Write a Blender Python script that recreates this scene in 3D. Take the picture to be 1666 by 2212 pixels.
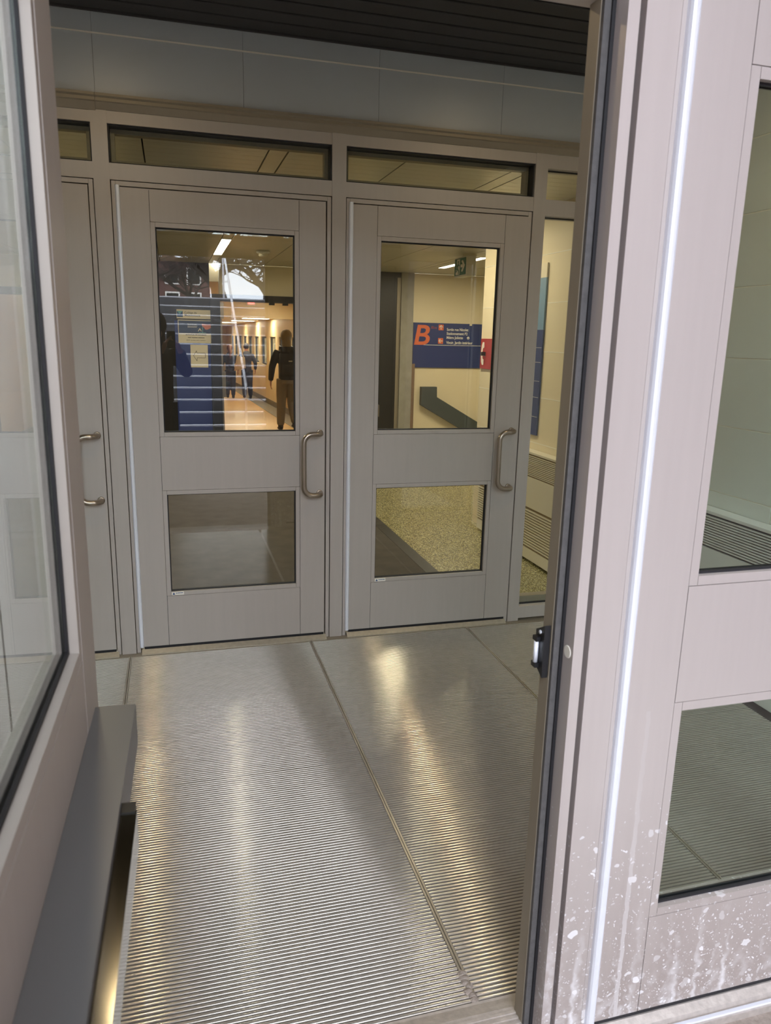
import bpy, bmesh, math, random
from mathutils import Vector, Matrix
random.seed(7)
S = bpy.context.scene
COL = S.collection
for o in list(bpy.data.objects): bpy.data.objects.remove(o)
PI = math.pi

# ------------------------------------------------------------------ camera
H = 1.537            # lens height above the vestibule floor
D = 3.609            # inner door wall
cam_d = bpy.data.cameras.new('camera'); cam = bpy.data.objects.new('camera', cam_d); COL.objects.link(cam)
RW = Matrix(((0.96231587, -0.27095926, 0.02300546), (-0.03987846, -0.22430008, -0.97370385), (0.2689942, 0.93609324, -0.22665296)))
rot = RW.transposed() @ Matrix(((1, 0, 0), (0, -1, 0), (0, 0, -1)))
cam.matrix_world = Matrix.Translation((0, 0, H)) @ rot.to_4x4()
cam_d.sensor_fit = 'VERTICAL'; cam_d.sensor_height = 36; cam_d.lens = 36 * 1608.14 / 2212
cam_d.clip_start = 0.02; cam_d.clip_end = 300
cam_d.dof.use_dof = True; cam_d.dof.focus_distance = 3.8; cam_d.dof.aperture_fstop = 8.0
S.camera = cam
# ------------------------------------------------------------------ light
S.view_settings.view_transform = 'Standard'; S.view_settings.look = 'None'
S.view_settings.gamma = 1; S.view_settings.use_curve_mapping = False
S.view_settings.exposure = 1.60
world = bpy.data.worlds.new('overcast_sky'); S.world = world; world.use_nodes = True
nt = world.node_tree; nt.nodes.clear()
wo = nt.nodes.new('ShaderNodeOutputWorld'); bg = nt.nodes.new('ShaderNodeBackground')
tc = nt.nodes.new('ShaderNodeTexCoord'); sx = nt.nodes.new('ShaderNodeSeparateXYZ'); rp = nt.nodes.new('ShaderNodeValToRGB')
nt.links.new(tc.outputs['Generated'], sx.inputs[0]); nt.links.new(sx.outputs['Z'], rp.inputs[0])
rp.color_ramp.elements[0].position = 0.0; rp.color_ramp.elements[0].color = (0.70, 0.76, 0.86, 1)
rp.color_ramp.elements[1].position = 1.0; rp.color_ramp.elements[1].color = (1.0, 1.04, 1.12, 1)
nt.links.new(rp.outputs[0], bg.inputs[0]); nt.links.new(bg.outputs[0], wo.inputs[0]); bg.inputs[1].default_value = 3.4
WARM = (1.0, 0.78, 0.46); WARMW = (1.0, 0.85, 0.60)

def area(name, loc, sx_, sy_, watts, col, parent=None, shape='RECTANGLE', rx=0.0, spread=PI):
    l = bpy.data.lights.new(name, 'AREA'); l.shape = shape; l.size = sx_
    if shape in ('RECTANGLE', 'ELLIPSE'): l.size_y = sy_
    l.energy = watts; l.color = col; l.spread = spread
    o = bpy.data.objects.new(name, l); COL.objects.link(o)
    if parent: o.parent = parent; o.matrix_parent_inverse = Matrix.Translation(-world_loc(parent))
    o.location = loc; o.rotation_euler = (rx, 0, 0)
    return o

# ------------------------------------------------------------------ materials
def s2l(c):
    return tuple((v / 12.92 if v <= 0.04045 else ((v + 0.055) / 1.055) ** 2.4) for v in [x / 255 for x in c])
def rgb(*c): return s2l(c) + (1,)
def newmat(n):
    m = bpy.data.materials.new(n); m.use_nodes = True; t = m.node_tree
    return m, t, t.nodes['Principled BSDF'], t.nodes, t.links
def mat(n, col, rough=0.5, metal=0.0, var=0.06, scale=12.0, bump=0.0, spec=0.5, stretch=None):
    m, t, b, N, L = newmat(n)
    tcn = N.new('ShaderNodeNewGeometry'); mp = N.new('ShaderNodeMapping'); L.new(tcn.outputs['Position'], mp.inputs[0])
    if stretch: mp.inputs['Scale'].default_value = stretch
    nz = N.new('ShaderNodeTexNoise'); nz.inputs['Scale'].default_value = scale; nz.inputs['Detail'].default_value = 4
    L.new(mp.outputs[0], nz.inputs['Vector'])
    mx = N.new('ShaderNodeMix'); mx.data_type = 'RGBA'
    mx.inputs[6].default_value = tuple(max(0, c * (1 - var)) for c in col[:3]) + (1,)
    mx.inputs[7].default_value = tuple(min(1, c * (1 + var)) for c in col[:3]) + (1,)
    L.new(nz.outputs['Fac'], mx.inputs[0]); L.new(mx.outputs[2], b.inputs['Base Color'])
    b.inputs['Roughness'].default_value = rough; b.inputs['Metallic'].default_value = metal
    b.inputs['Specular IOR Level'].default_value = spec
    if bump:
        bp = N.new('ShaderNodeBump'); bp.inputs['Strength'].default_value = bump; bp.inputs['Distance'].default_value = 0.01
        L.new(nz.outputs['Fac'], bp.inputs['Height']); L.new(bp.outputs[0], b.inputs['Normal'])
    return m
def emis(n, col, st):
    m, t, b, N, L = newmat(n); b.inputs['Emission Color'].default_value = col; b.inputs['Emission Strength'].default_value = st
    b.inputs['Base Color'].default_value = col
    return m
def glass(n, tint, refl):
    m = bpy.data.materials.new(n); m.use_nodes = True; t = m.node_tree; t.nodes.clear(); N = t.nodes; L = t.links
    out = N.new('ShaderNodeOutputMaterial'); mx = N.new('ShaderNodeMixShader'); tr = N.new('ShaderNodeBsdfTransparent'); gl = N.new('ShaderNodeBsdfGlossy')
    lw = N.new('ShaderNodeLayerWeight'); lw.inputs[0].default_value = 0.5
    pw = N.new('ShaderNodeMath'); pw.operation = 'POWER'; pw.inputs[1].default_value = 5
    ma = N.new('ShaderNodeMath'); ma.operation = 'MULTIPLY_ADD'; ma.inputs[1].default_value = 1 - refl; ma.inputs[2].default_value = refl
    L.new(lw.outputs['Facing'], pw.inputs[0]); L.new(pw.outputs[0], ma.inputs[0]); L.new(ma.outputs[0], mx.inputs[0])
    tr.inputs[0].default_value = tint; gl.inputs['Roughness'].default_value = 0.0; gl.inputs['Color'].default_value = (1, 1, 1, 1)
    L.new(tr.outputs[0], mx.inputs[1]); L.new(gl.outputs[0], mx.inputs[2]); L.new(mx.outputs[0], out.inputs[0])
    return m
def alu(n, col, salt=False):
    """champagne anodised aluminium; salt=True adds winter road-salt splashes and runs near the ground"""
    m, t, b, N, L = newmat(n)
    g = N.new('ShaderNodeNewGeometry'); mp = N.new('ShaderNodeMapping'); mp.inputs['Scale'].default_value = (1, 1, 0.06)
    L.new(g.outputs['Position'], mp.inputs[0])
    nz = N.new('ShaderNodeTexNoise'); nz.inputs['Scale'].default_value = 60; nz.inputs['Detail'].default_value = 3; L.new(mp.outputs[0], nz.inputs['Vector'])
    mx = N.new('ShaderNodeMix'); mx.data_type = 'RGBA'
    mx.inputs[6].default_value = tuple(c * 0.96 for c in col[:3]) + (1,); mx.inputs[7].default_value = tuple(c * 1.04 for c in col[:3]) + (1,)
    L.new(nz.outputs['Fac'], mx.inputs[0]); src = mx.outputs[2]
    b.inputs['Metallic'].default_value = 0.25; b.inputs['Roughness'].default_value = 0.48; b.inputs['Specular IOR Level'].default_value = 0.22
    if salt:
        def math_(op, a, bb=None, cl=False):
            q = N.new('ShaderNodeMath'); q.operation = op; q.use_clamp = cl
            for i, v in enumerate((a, bb)):
                if v is None: continue
                if isinstance(v, (int, float)): q.inputs[i].default_value = v
                else: L.new(v, q.inputs[i])
            return q.outputs[0]
        sp = N.new('ShaderNodeSeparateXYZ'); L.new(g.outputs['Position'], sp.inputs[0])
        low = N.new('ShaderNodeMapRange'); low.inputs[1].default_value = 0.62; low.inputs[2].default_value = 0.0; L.new(sp.outputs['Z'], low.inputs[0])
        wob = N.new('ShaderNodeTexNoise'); wob.inputs['Scale'].default_value = 30; L.new(g.outputs['Position'], wob.inputs['Vector'])
        vadd = N.new('ShaderNodeMixRGB'); vadd.blend_type = 'LINEAR_LIGHT'; vadd.inputs[0].default_value = 0.018
        L.new(g.outputs['Position'], vadd.inputs[1]); L.new(wob.outputs['Color'], vadd.inputs[2])
        tot = None
        for sc, th, pr in ((46, 0.2, 0.8), (120, 0.24, 0.6), (24, 0.17, 0.7), (200, 0.26, 0.35)):
            v = N.new('ShaderNodeTexVoronoi'); v.inputs['Scale'].default_value = sc; L.new(vadd.outputs[0], v.inputs['Vector'])
            cs = N.new('ShaderNodeSeparateColor'); L.new(v.outputs['Color'], cs.inputs[0])
            keep = math_('LESS_THAN', cs.outputs[0], math_('MULTIPLY', low.outputs[0], pr))
            rad = math_('MULTIPLY', cs.outputs[1], th * 1.7)
            dot = math_('LESS_THAN', v.outputs['Distance'], rad)
            spot = math_('MULTIPLY', math_('MULTIPLY', keep, dot), math_('ADD', math_('MULTIPLY', cs.outputs[2], 0.6), 0.35))
            tot = spot if tot is None else math_('MAXIMUM', tot, spot)
        # vertical runs
        ms = N.new('ShaderNodeMapping'); ms.inputs['Scale'].default_value = (1, 1, 0.05); L.new(vadd.outputs[0], ms.inputs[0])
        rn = N.new('ShaderNodeTexNoise'); rn.inputs['Scale'].default_value = 38; rn.inputs['Detail'].default_value = 1; L.new(ms.outputs[0], rn.inputs['Vector'])
        lo2 = N.new('ShaderNodeMapRange'); lo2.inputs[1].default_value = 0.34; lo2.inputs[2].default_value = 0.05; L.new(sp.outputs['Z'], lo2.inputs[0])
        run = math_('MULTIPLY', math_('MULTIPLY', math_('SUBTRACT', rn.outputs['Fac'], 0.56, True), 4.5, True), lo2.outputs[0])
        tot = math_('MAXIMUM', tot, run)
        # crust just above the sill
        cr = N.new('ShaderNodeTexNoise'); cr.inputs['Scale'].default_value = 26; cr.inputs['Detail'].default_value = 6; L.new(vadd.outputs[0], cr.inputs['Vector'])
        lo3 = N.new('ShaderNodeMapRange'); lo3.inputs[1].default_value = 0.16; lo3.inputs[2].default_value = 0.0; L.new(sp.outputs['Z'], lo3.inputs[0])
        crust = math_('MULTIPLY', math_('MULTIPLY', math_('SUBTRACT', cr.outputs['Fac'], 0.5, True), 4.0, True), lo3.outputs[0])
        tot = math_('MAXIMUM', tot, crust)
        # the long dried drip on the hinge stile of the closed door
        xl = math_('ADD', math_('ABSOLUTE', math_('SUBTRACT', sp.outputs['X'], math_('ADD', math_('MULTIPLY', wob.outputs['Fac'], 0.012), 0.915)), None), math_('MULTIPLY', sp.outputs['Z'], 0.0))
        drip = math_('MULTIPLY', math_('LESS_THAN', xl, 0.0055), math_('MULTIPLY', math_('LESS_THAN', sp.outputs['Z'], 0.80), math_('ADD', math_('MULTIPLY', low.outputs[0], 0.4), 0.12)))
        tot = math_('MAXIMUM', tot, drip)
        dn = N.new('ShaderNodeTexNoise'); dn.inputs['Scale'].default_value = 9; dn.inputs['Detail'].default_value = 5; L.new(ms.outputs[0], dn.inputs['Vector'])
        dirt = math_('MULTIPLY', math_('MULTIPLY', dn.outputs['Fac'], 0.75), low.outputs[0], True)
        md = N.new('ShaderNodeMix'); md.data_type = 'RGBA'; L.new(dirt, md.inputs[0]); L.new(src, md.inputs[6]); md.inputs[7].default_value = rgb(134, 118, 110); src = md.outputs[2]
        mz = N.new('ShaderNodeMix'); mz.data_type = 'RGBA'; L.new(tot, mz.inputs[0]); L.new(src, mz.inputs[6]); mz.inputs[7].default_value = (0.75, 0.74, 0.76, 1)
        src = mz.outputs[2]
        L.new(math_('MULTIPLY', math_('SUBTRACT', 1.0, tot), 0.3), b.inputs['Metallic'])
        rr = math_('ADD', math_('MULTIPLY', tot, 0.45), 0.42); L.new(rr, b.inputs['Roughness'])
    L.new(src, b.inputs['Base Color'])
    return m
def speckle(n, base, dark, light, scale=260, rough=0.3):
    m, t, b, N, L = newmat(n)
    g = N.new('ShaderNodeNewGeometry')
    v = N.new('ShaderNodeTexVoronoi'); v.inputs['Scale'].default_value = scale; L.new(g.outputs['Position'], v.inputs['Vector'])
    cs = N.new('ShaderNodeSeparateColor'); L.new(v.outputs['Color'], cs.inputs[0])
    r = N.new('ShaderNodeValToRGB'); r.color_ramp.interpolation = 'CONSTANT'; L.new(cs.outputs[0], r.inputs[0])
    e = r.color_ramp.elements; e[0].color = dark; e[0].position = 0; e[1].color = base; e[1].position = 0.34
    x = e.new(0.72); x.color = light
    L.new(r.outputs[0], b.inputs['Base Color']); b.inputs['Roughness'].default_value = rough
    return m

M = {}
M['alu'] = alu('champagne_aluminium', rgb(184, 177, 170))
M['alu_salt'] = alu('salt_splashed_aluminium', rgb(194, 186, 183), True)
M['bright'] = mat('bright_aluminium', rgb(236, 240, 250), 0.35, 0.25, 0.02)
M['handle'] = mat('satin_bronze', rgb(172, 160, 146), 0.28, 0.9, 0.03)
M['rubber'] = mat('black_rubber', rgb(28, 28, 32), 0.6, 0, 0.2, 40)
M['gasket'] = mat('weathered_gasket', rgb(84, 82, 82), 0.7, 0, 0.35, 60, 0.3)
M['black'] = mat('black_plastic', rgb(26, 27, 30), 0.4, 0, 0.1)
M['slat'] = mat('black_ceiling_slat', rgb(60, 58, 60), 0.6, 0.0, 0.08, 30)
M['void'] = mat('dark_void', rgb(10, 10, 11), 0.9, 0)
M['panel'] = mat('grey_header_panel', rgb(184, 190, 196), 0.35, 0.0, 0.02, 6)
M['trimb'] = alu('bronze_trim', rgb(150, 140, 124))
M['grate'] = mat('grate_aluminium', rgb(200, 194, 185), 0.125, 0.6, 0.14, 26)
M['grate_frame'] = mat('grate_frame_aluminium', rgb(176, 168, 154), 0.35, 0.6, 0.15, 40)
M['pan'] = mat('grate_pan', rgb(44, 42, 40), 0.8, 0, 0.3, 30)
M['thresh'] = mat('worn_threshold', rgb(206, 200, 186), 0.34, 0.75, 0.18, 50)
M['sill'] = mat('dirty_sill', rgb(190, 182, 176), 0.55, 0.4, 0.3, 60, 0.2)
M['concrete'] = mat('rough_concrete', rgb(150, 139, 131), 0.9, 0, 0.35, 70, 0.6)
M['glass'] = glass('clear_glass', (0.94, 0.96, 0.94, 1), 0.055)
M['glass_out'] = glass('green_tinted_glass', (0.905, 0.955, 0.93, 1), 0.05)
M['block'] = mat('painted_block', rgb(216, 222, 220), 0.6, 0, 0.03, 120, 0.05)
M['mortar'] = mat('block_joint', rgb(238, 236, 226), 0.7, 0, 0.02)
M['cream'] = mat('cream_wall', rgb(226, 212, 178), 0.6, 0, 0.03, 5)
M['conv'] = mat('cream_convector', rgb(220, 212, 188), 0.4, 0.1, 0.03)
M['conv_g'] = mat('grey_convector', rgb(228, 232, 234), 0.35, 0.1, 0.03)
M['ceil_l'] = mat('lobby_ceiling_metal', rgb(200, 195, 178), 0.35, 0.15, 0.03, 4, 0, 0.5, (1, 14, 1))
M['terrazzo'] = speckle('terrazzo', rgb(150, 142, 96), rgb(92, 86, 58), rgb(198, 192, 150), 170, 0.25)
M['mat'] = mat('brown_entrance_mat', rgb(72, 66, 60), 0.9, 0, 0.5, 7, 0.2)
M['charcoal'] = mat('charcoal_paint', rgb(27, 26, 27), 0.45, 0, 0.15, 8, 0, 0.5, (8, 8, 0.4))
M['blue'] = mat('blue_wall_paint', rgb(38, 56, 122), 0.4, 0, 0.06)
M['sign_blue'] = mat('sign_blue', rgb(42, 58, 112), 0.3, 0, 0.04)
M['sign_sky'] = mat('sign_light_blue', rgb(112, 146, 172), 0.3, 0, 0.04)
M['orange'] = mat('sign_orange', rgb(222, 110, 62), 0.4, 0, 0.02)
M['white'] = mat('white_paint', rgb(236, 232, 222), 0.5, 0, 0.02)
M['paper'] = mat('paper', rgb(226, 216, 190), 0.8, 0, 0.02)
M['ink'] = mat('ink', rgb(36, 34, 36), 0.7, 0)
M['teal'] = mat('teal_print', rgb(118, 176, 178), 0.5, 0, 0.02)
M['navy'] = mat('navy_print', rgb(36, 74, 120), 0.5, 0, 0.02)
M['slate'] = mat('slate_print', rgb(58, 74, 106), 0.5, 0, 0.2, 8)
M['pink'] = mat('pink_print', rgb(206, 128, 112), 0.5, 0, 0.06)
M['green'] = mat('exit_green', rgb(20, 104, 84), 0.4, 0, 0.03)
M['red'] = mat('phone_red', rgb(168, 34, 36), 0.4, 0, 0.03)
M['rail_dark'] = mat('dark_green_rail', rgb(66, 74, 70), 0.5, 0, 0.08)
M['conc_col'] = mat('concrete_column', rgb(150, 146, 136), 0.8, 0, 0.25, 9, 0.3)
M['wood'] = mat('wood_guard', rgb(128, 104, 80), 0.5, 0, 0.3, 8, 0, 0.5, (6, 6, 0.5))
M['diffuser'] = emis('light_diffuser', (1.0, 0.90, 0.72, 1), 6)
M['lens'] = emis('downlight_lens', (1.0, 0.80, 0.52, 1), 20)
M['fixture'] = mat('white_fixture', rgb(224, 220, 208), 0.5, 0, 0.02)
M['corr_floor'] = mat('corridor_floor', rgb(202, 160, 100), 0.28, 0, 0.08, 3)
M['corr_band'] = mat('grey_floor_border', rgb(98, 92, 78), 0.4, 0, 0.15, 5)
M['corr_wall'] = mat('corridor_wall', rgb(222, 200, 156), 0.5, 0, 0.03)
M['win_dark'] = mat('dark_window_frame', rgb(52, 50, 44), 0.5, 0)
M['dimroom'] = mat('room_beyond_windows', rgb(70, 66, 56), 0.8, 0, 0.4, 3)
M['skin'] = mat('skin', rgb(190, 138, 112), 0.5, 0, 0.05)
M['jacket'] = mat('black_jacket', rgb(30, 30, 32), 0.75, 0, 0.25, 25, 0.2)
M['khaki'] = mat('khaki_cloth', rgb(132, 116, 86), 0.85, 0, 0.12, 16, 0.3)
M['beige_knit'] = mat('beige_knit', rgb(150, 136, 108), 0.9, 0, 0.15, 40, 0.3)
M['shoe'] = mat('dark_shoe', rgb(32, 30, 30), 0.6, 0)
M['auburn'] = mat('auburn_hair', rgb(86, 46, 26), 0.6, 0, 0.2, 40)
M['denim'] = mat('dark_denim', rgb(40, 40, 48), 0.85, 0, 0.1)
M['cream_bag'] = mat('cream_bag', rgb(196, 176, 140), 0.8, 0, 0.1)
M['brown_coat'] = mat('brown_coat', rgb(60, 44, 38), 0.85, 0, 0.2, 20)
M['snow'] = mat('snow', rgb(238, 242, 250), 0.7, 0, 0.03, 20)
M['step'] = mat('dark_concrete_step', rgb(96, 98, 104), 0.85, 0, 0.2, 14)
M['bark'] = mat('bark', rgb(58, 48, 42), 0.9, 0, 0.3, 12)
M['brick'] = mat('red_brick', rgb(104, 74, 68), 0.85, 0, 0.25, 9)
M['roof'] = mat('dark_roof', rgb(72, 70, 74), 0.85, 0, 0.1)
M['phone_case'] = mat('dark_phone', rgb(20, 20, 22), 0.3, 0)
M['ground'] = mat('snowy_ground', rgb(200, 202, 206), 0.9, 0, 0.2, 2)

# ------------------------------------------------------------------ helpers
def tag(o, label=None, cat=None, group=None, kind=None):
    if label: o['label'] = label
    if cat: o['category'] = cat
    if group: o['group'] = group
    if kind: o['kind'] = kind
    return o
def box(bm, x0, x1, y0, y1, z0, z1):
    v = [bm.verts.new(p) for p in ((x0, y0, z0), (x1, y0, z0), (x1, y1, z0), (x0, y1, z0), (x0, y0, z1), (x1, y0, z1), (x1, y1, z1), (x0, y1, z1))]
    for f in ((3, 2, 1, 0), (4, 5, 6, 7), (0, 1, 5, 4), (1, 2, 6, 5), (2, 3, 7, 6), (3, 0, 4, 7)): bm.faces.new([v[i] for i in f])
def prism(bm, pts, axis, a, b, loose=False):
    """polygon pts (2D) extruded along axis 'x','y' or 'z' from a to b"""
    def P(p, t):
        return {'x': (t, p[0], p[1]), 'y': (p[0], t, p[1]), 'z': (p[0], p[1], t)}[axis]
    A = [bm.verts.new(P(p, a)) for p in pts]; B = [bm.verts.new(P(p, b)) for p in pts]
    n = len(pts)
    if loose: bm.faces.new([bm.verts.new(v.co) for v in A[::-1]]); bm.faces.new([bm.verts.new(v.co) for v in B])
    else: bm.faces.new(A[::-1]); bm.faces.new(B)
    for i in range(n): bm.faces.new((A[i], A[(i + 1) % n], B[(i + 1) % n], B[i]))
def tube(bm, path, rad, n=10, cap=True):
    path = [Vector(p) for p in path]
    if not isinstance(rad, (list, tuple)): rad = [rad] * len(path)
    rings = []; up = None
    for i, p in enumerate(path):
        t = (path[min(i + 1, len(path) - 1)] - path[max(i - 1, 0)]).normalized()
        if up is None: up = Vector((0, 0, 1)) if abs(t.z) < 0.9 else Vector((1, 0, 0))
        a = t.cross(up).normalized(); bb = a.cross(t).normalized(); up = bb
        r = rad[i]; rx, ry = r if isinstance(r, (list, tuple)) else (r, r)
        rings.append([bm.verts.new(p + a * rx * math.cos(2 * PI * k / n) + bb * ry * math.sin(2 * PI * k / n)) for k in range(n)])
    for i in range(len(rings) - 1):
        for k in range(n): bm.faces.new((rings[i][k], rings[i][(k + 1) % n], rings[i + 1][(k + 1) % n], rings[i + 1][k]))
    if cap: bm.faces.new(rings[0][::-1]); bm.faces.new(rings[-1])
def lathe(bm, prof, n, c, axis='z'):
    """prof = list of (radius, height)"""
    rings = []
    for r, hgt in prof:
        ring = []
        for k in range(n):
            x, y = r * math.cos(2 * PI * k / n), r * math.sin(2 * PI * k / n)
            q = {'z': (x, y, hgt), 'y': (x, hgt, y), 'x': (hgt, x, y)}[axis]
            ring.append(bm.verts.new((c[0] + q[0], c[1] + q[1], c[2] + q[2])))
        rings.append(ring)
    for i in range(len(rings) - 1):
        for k in range(n): bm.faces.new((rings[i][k], rings[i][(k + 1) % n], rings[i + 1][(k + 1) % n], rings[i + 1][k]))
    bm.faces.new(rings[0][::-1]); bm.faces.new(rings[-1])
def obj(name, bm, material, parent=None, bevel=0.0, smooth=False, local=False, seg=1, raw=False):
    if bevel:
        es = [e for e in bm.edges if len(e.link_faces) == 2 and e.calc_face_angle(0) > 0.5]
        bmesh.ops.bevel(bm, geom=es, offset=bevel, segments=seg, affect='EDGES', profile=0.5, clamp_overlap=True)
    if not raw: bmesh.ops.recalc_face_normals(bm, faces=bm.faces[:])
    me = bpy.data.meshes.new(name); bm.to_mesh(me); bm.free()
    if smooth:
        for p in me.polygons: p.use_smooth = True
    me.materials.append(M[material] if isinstance(material, str) else material)
    o = bpy.data.objects.new(name, me); COL.objects.link(o)
    if parent:
        o.parent = parent
        if not local: o.matrix_parent_inverse = Matrix.Translation(-world_loc(parent))
    return o
def world_loc(o):
    v = Vector(o.location)
    if o.parent: v = o.matrix_parent_inverse.translation + v + world_loc(o.parent)
    return v
def bxo(name, b, material, parent=None, bevel=0.0, local=False, seg=1):
    bm = bmesh.new(); box(bm, *b); return obj(name, bm, material, parent, bevel, False, local, seg)
def empty(name, loc, label, cat, group=None, kind=None, rz=0.0):
    o = bpy.data.objects.new(name, None); COL.objects.link(o); o.location = loc; o.rotation_euler = (0, 0, rz); o.empty_display_size = 0.1
    return tag(o, label, cat, group, kind)
def dup(root, loc=None, label=None, rz=None):
    def cp(o, par):
        c = o.copy(); COL.objects.link(c)
        if par: c.parent = par; c.matrix_parent_inverse = o.matrix_parent_inverse.copy()
        for ch in o.children: cp(ch, c)
        return c
    r = cp(root, None)
    if loc: r.location = loc
    if label: r['label'] = label
    if rz is not None: r.rotation_euler = (0, 0, rz)
    return r
def text(name, s, size, loc, normal, material, parent, shear=0.0, bold=0.0, depth=0.0008, align='LEFT', sxs=1.0, local=False):
    """flat lettering; normal '-y' reads from -Y, '-x' reads from -X, '+y' ..."""
    c = bpy.data.curves.new(name, 'FONT'); c.body = s; c.size = size; c.shear = shear; c.offset = bold; c.extrude = depth; c.align_x = align
    t = bpy.data.objects.new(name, c); COL.objects.link(t)
    bpy.context.view_layer.update()
    me = bpy.data.meshes.new_from_object(t.evaluated_get(bpy.context.evaluated_depsgraph_get()))
    bpy.data.objects.remove(t)
    R = {'-y': Matrix(((1, 0, 0), (0, 0, -1), (0, 1, 0))), '-x': Matrix(((0, 0, -1), (-1, 0, 0), (0, 1, 0)))}[normal]
    me.transform(Matrix.Translation(loc) @ R.to_4x4() @ Matrix.Diagonal((sxs, 1, 1, 1)))
    me.materials.clear(); me.materials.append(M[material])
    o = bpy.data.objects.new(name, me); COL.objects.link(o)
    if parent:
        o.parent = parent
        if not local: o.matrix_parent_inverse = Matrix.Translation(-world_loc(parent))
    return o

# ================================================================== SETTING: vestibule
XL, XR = -1.97, 2.49          # side walls of the vestibule
YO = 1.20                     # outer frame face
ZC = 2.806                    # black slat ceiling
tag(bxo('floor', (XL - 0.1, XR + 0.1, YO + 0.12, D + 0.16, -0.10, -0.022), 'pan'), 'dark recessed pan under the entrance grating of the vestibule', 'floor', kind='structure')
# ceiling: each black slat a part
cl = tag(bxo('ceiling', (XL - 0.1, XR + 0.1, YO + 0.1, D, ZC + 0.03, ZC + 0.12), 'void'), 'black slatted ceiling over the vestibule', 'ceiling', kind='structure')
bm = bmesh.new(); prism(bm, [(-0.046, 0.002), (-0.043, 0), (0.043, 0), (0.046, 0.002), (0.046, 0.022), (-0.046, 0.022)], 'x', XL, XR)
first = obj('ceiling_slat', bm, 'slat', cl); y = D - 0.075; first.location = (0, y, ZC); me = first.data
while y > YO + 0.3:
    y -= 0.108
    o = first.copy(); COL.objects.link(o); o.parent = cl; o.matrix_parent_inverse = first.matrix_parent_inverse.copy(); o.location = (0, y, ZC)
bxo('edge_channel', (XL, XR, D - 0.026, D - 0.012, ZC - 0.006, ZC + 0.03), 'slat', cl)
# side walls of large painted blocks
def block_wall(name, x0, x1, face, ya, yb, z1, bricks, label, material='block'):
    w = tag(bxo(name, (x0, x1, ya, yb, -0.05, z1), 'mortar'), label, 'wall', kind='structure')
    zs = [-0.02]; z = 0.235
    while z < z1: zs.append(z); z += 0.313
    zs.append(z1)
    for i in range(len(zs) - 1):
        y = ya - (0.0 if i % 2 else 0.42); 
        while y < yb:
            a, b_ = max(y, ya), min(y + 0.84, yb)
            if b_ - a > 0.03:
                q = (x0 - 0.0025, x0 + 0.01) if face < 0 else (x1 - 0.01, x1 + 0.0025)
                bxo('block', (q[0], q[1], a + 0.003, b_ - 0.003, zs[i] + 0.003, zs[i + 1] - 0.003), material, w, 0.001)
            y += 0.84
    return w
block_wall('wall_right', XR, XR + 0.25, -1, YO + 0.12, D + 0.0, ZC, True, 'painted block side wall of the vestibule, above the grey convector')
block_wall('wall_left', XL - 0.25, XL, 1, YO + 0.12, D + 0.0, ZC, True, 'painted block side wall of the vestibule, opposite the grey convector')
# header panels above the inner doors
hd = tag(bxo('wall_header', (XL, XR, D + 0.004, D + 0.14, 2.44, ZC + 0.1), 'void'), 'grey panelled bulkhead above the inner doors', 'wall', kind='structure')
xs = [-0.26 + 0.609 * k for k in range(-3, 6)]
xs = [XL] + [x for x in xs if XL + 0.05 < x < XR - 0.05] + [XR]
for a, b_ in zip(xs[:-1], xs[1:]):
    for z0, z1, yy in ((2.498, 2.722, 0.0), (2.728, ZC + 0.05, -0.002)):
        bxo('header_panel', (a + 0.0006, b_ - 0.0006, D - 0.006 + yy, D + 0.006, z0, z1), 'panel', hd, 0.0007)
bxo('joint_strip', (XL, XR, D - 0.009, D + 0.004, 2.7223, 2.7277), 'white', hd, 0.001)
# bronze drip trim below the header, three lengths
prof = [(D - 0.030, 2.498), (D - 0.030, 2.488), (D - 0.022, 2.482), (D - 0.022, 2.470), (D - 0.017, 2.466), (D - 0.004, 2.440), (D + 0.05, 2.440), (D + 0.05, 2.498)]
for k, (a, b_, dz) in enumerate(((XL, -0.2615, -0.004), (-0.2605, XR, 0.0))):
    bm = bmesh.new(); prism(bm, [(p[0], p[1] + (dz if p[1] < 2.45 else 0)) for p in prof], 'x', a, b_)
    tag(obj('trim_%d' % (k + 1), bm, 'trimb'), ('long' if k else 'short') + ' bronze drip trim under the grey header panels' + (', over the two glazed doors' if k else ', past its butt joint'), 'trim', kind='structure')

# ------------------------------------------------------------------ aluminium frames
def ring(bm, x0, x1, z0, z1, w, y0, y1):
    box(bm, x0, x1, y0, y1, z0, z0 + w); box(bm, x0, x1, y0, y1, z1 - w, z1)
    box(bm, x0, x0 + w, y0, y1, z0 + w, z1 - w); box(bm, x1 - w, x1, y0, y1, z0 + w, z1 - w)
def make_frame(y0, off, metal, where, n0, bays):
    """mullions, transom rails and head of one door screen; bays: list of (x_left_mullion_right_edge, x_right_mullion_left_edge, kind)"""
    k = n0
    mx = [-1.318, -0.287, 0.745, 1.765]
    for i, x in enumerate(mx):
        x += off
        nm = ['between the end sidelight and the next door', 'between the two doors left of the middle', 'between the two doors', 'beside the end sidelight'][i]
        b = bxo('trim_%d' % k, (x, x + 0.066, y0 - 0.003, y0 + 0.12, 0.0, 2.44), metal, None, 0.002); k += 1
        tag(b, '%s upright mullion %s' % (where, nm), 'mullion', kind='structure')
    return k
k = make_frame(D, 0.0, 'alu', 'inner screen', 3, None)
k = make_frame(YO, 0.020, 'alu_salt', 'outer screen salt-stained', k, None)
NT = k

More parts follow.
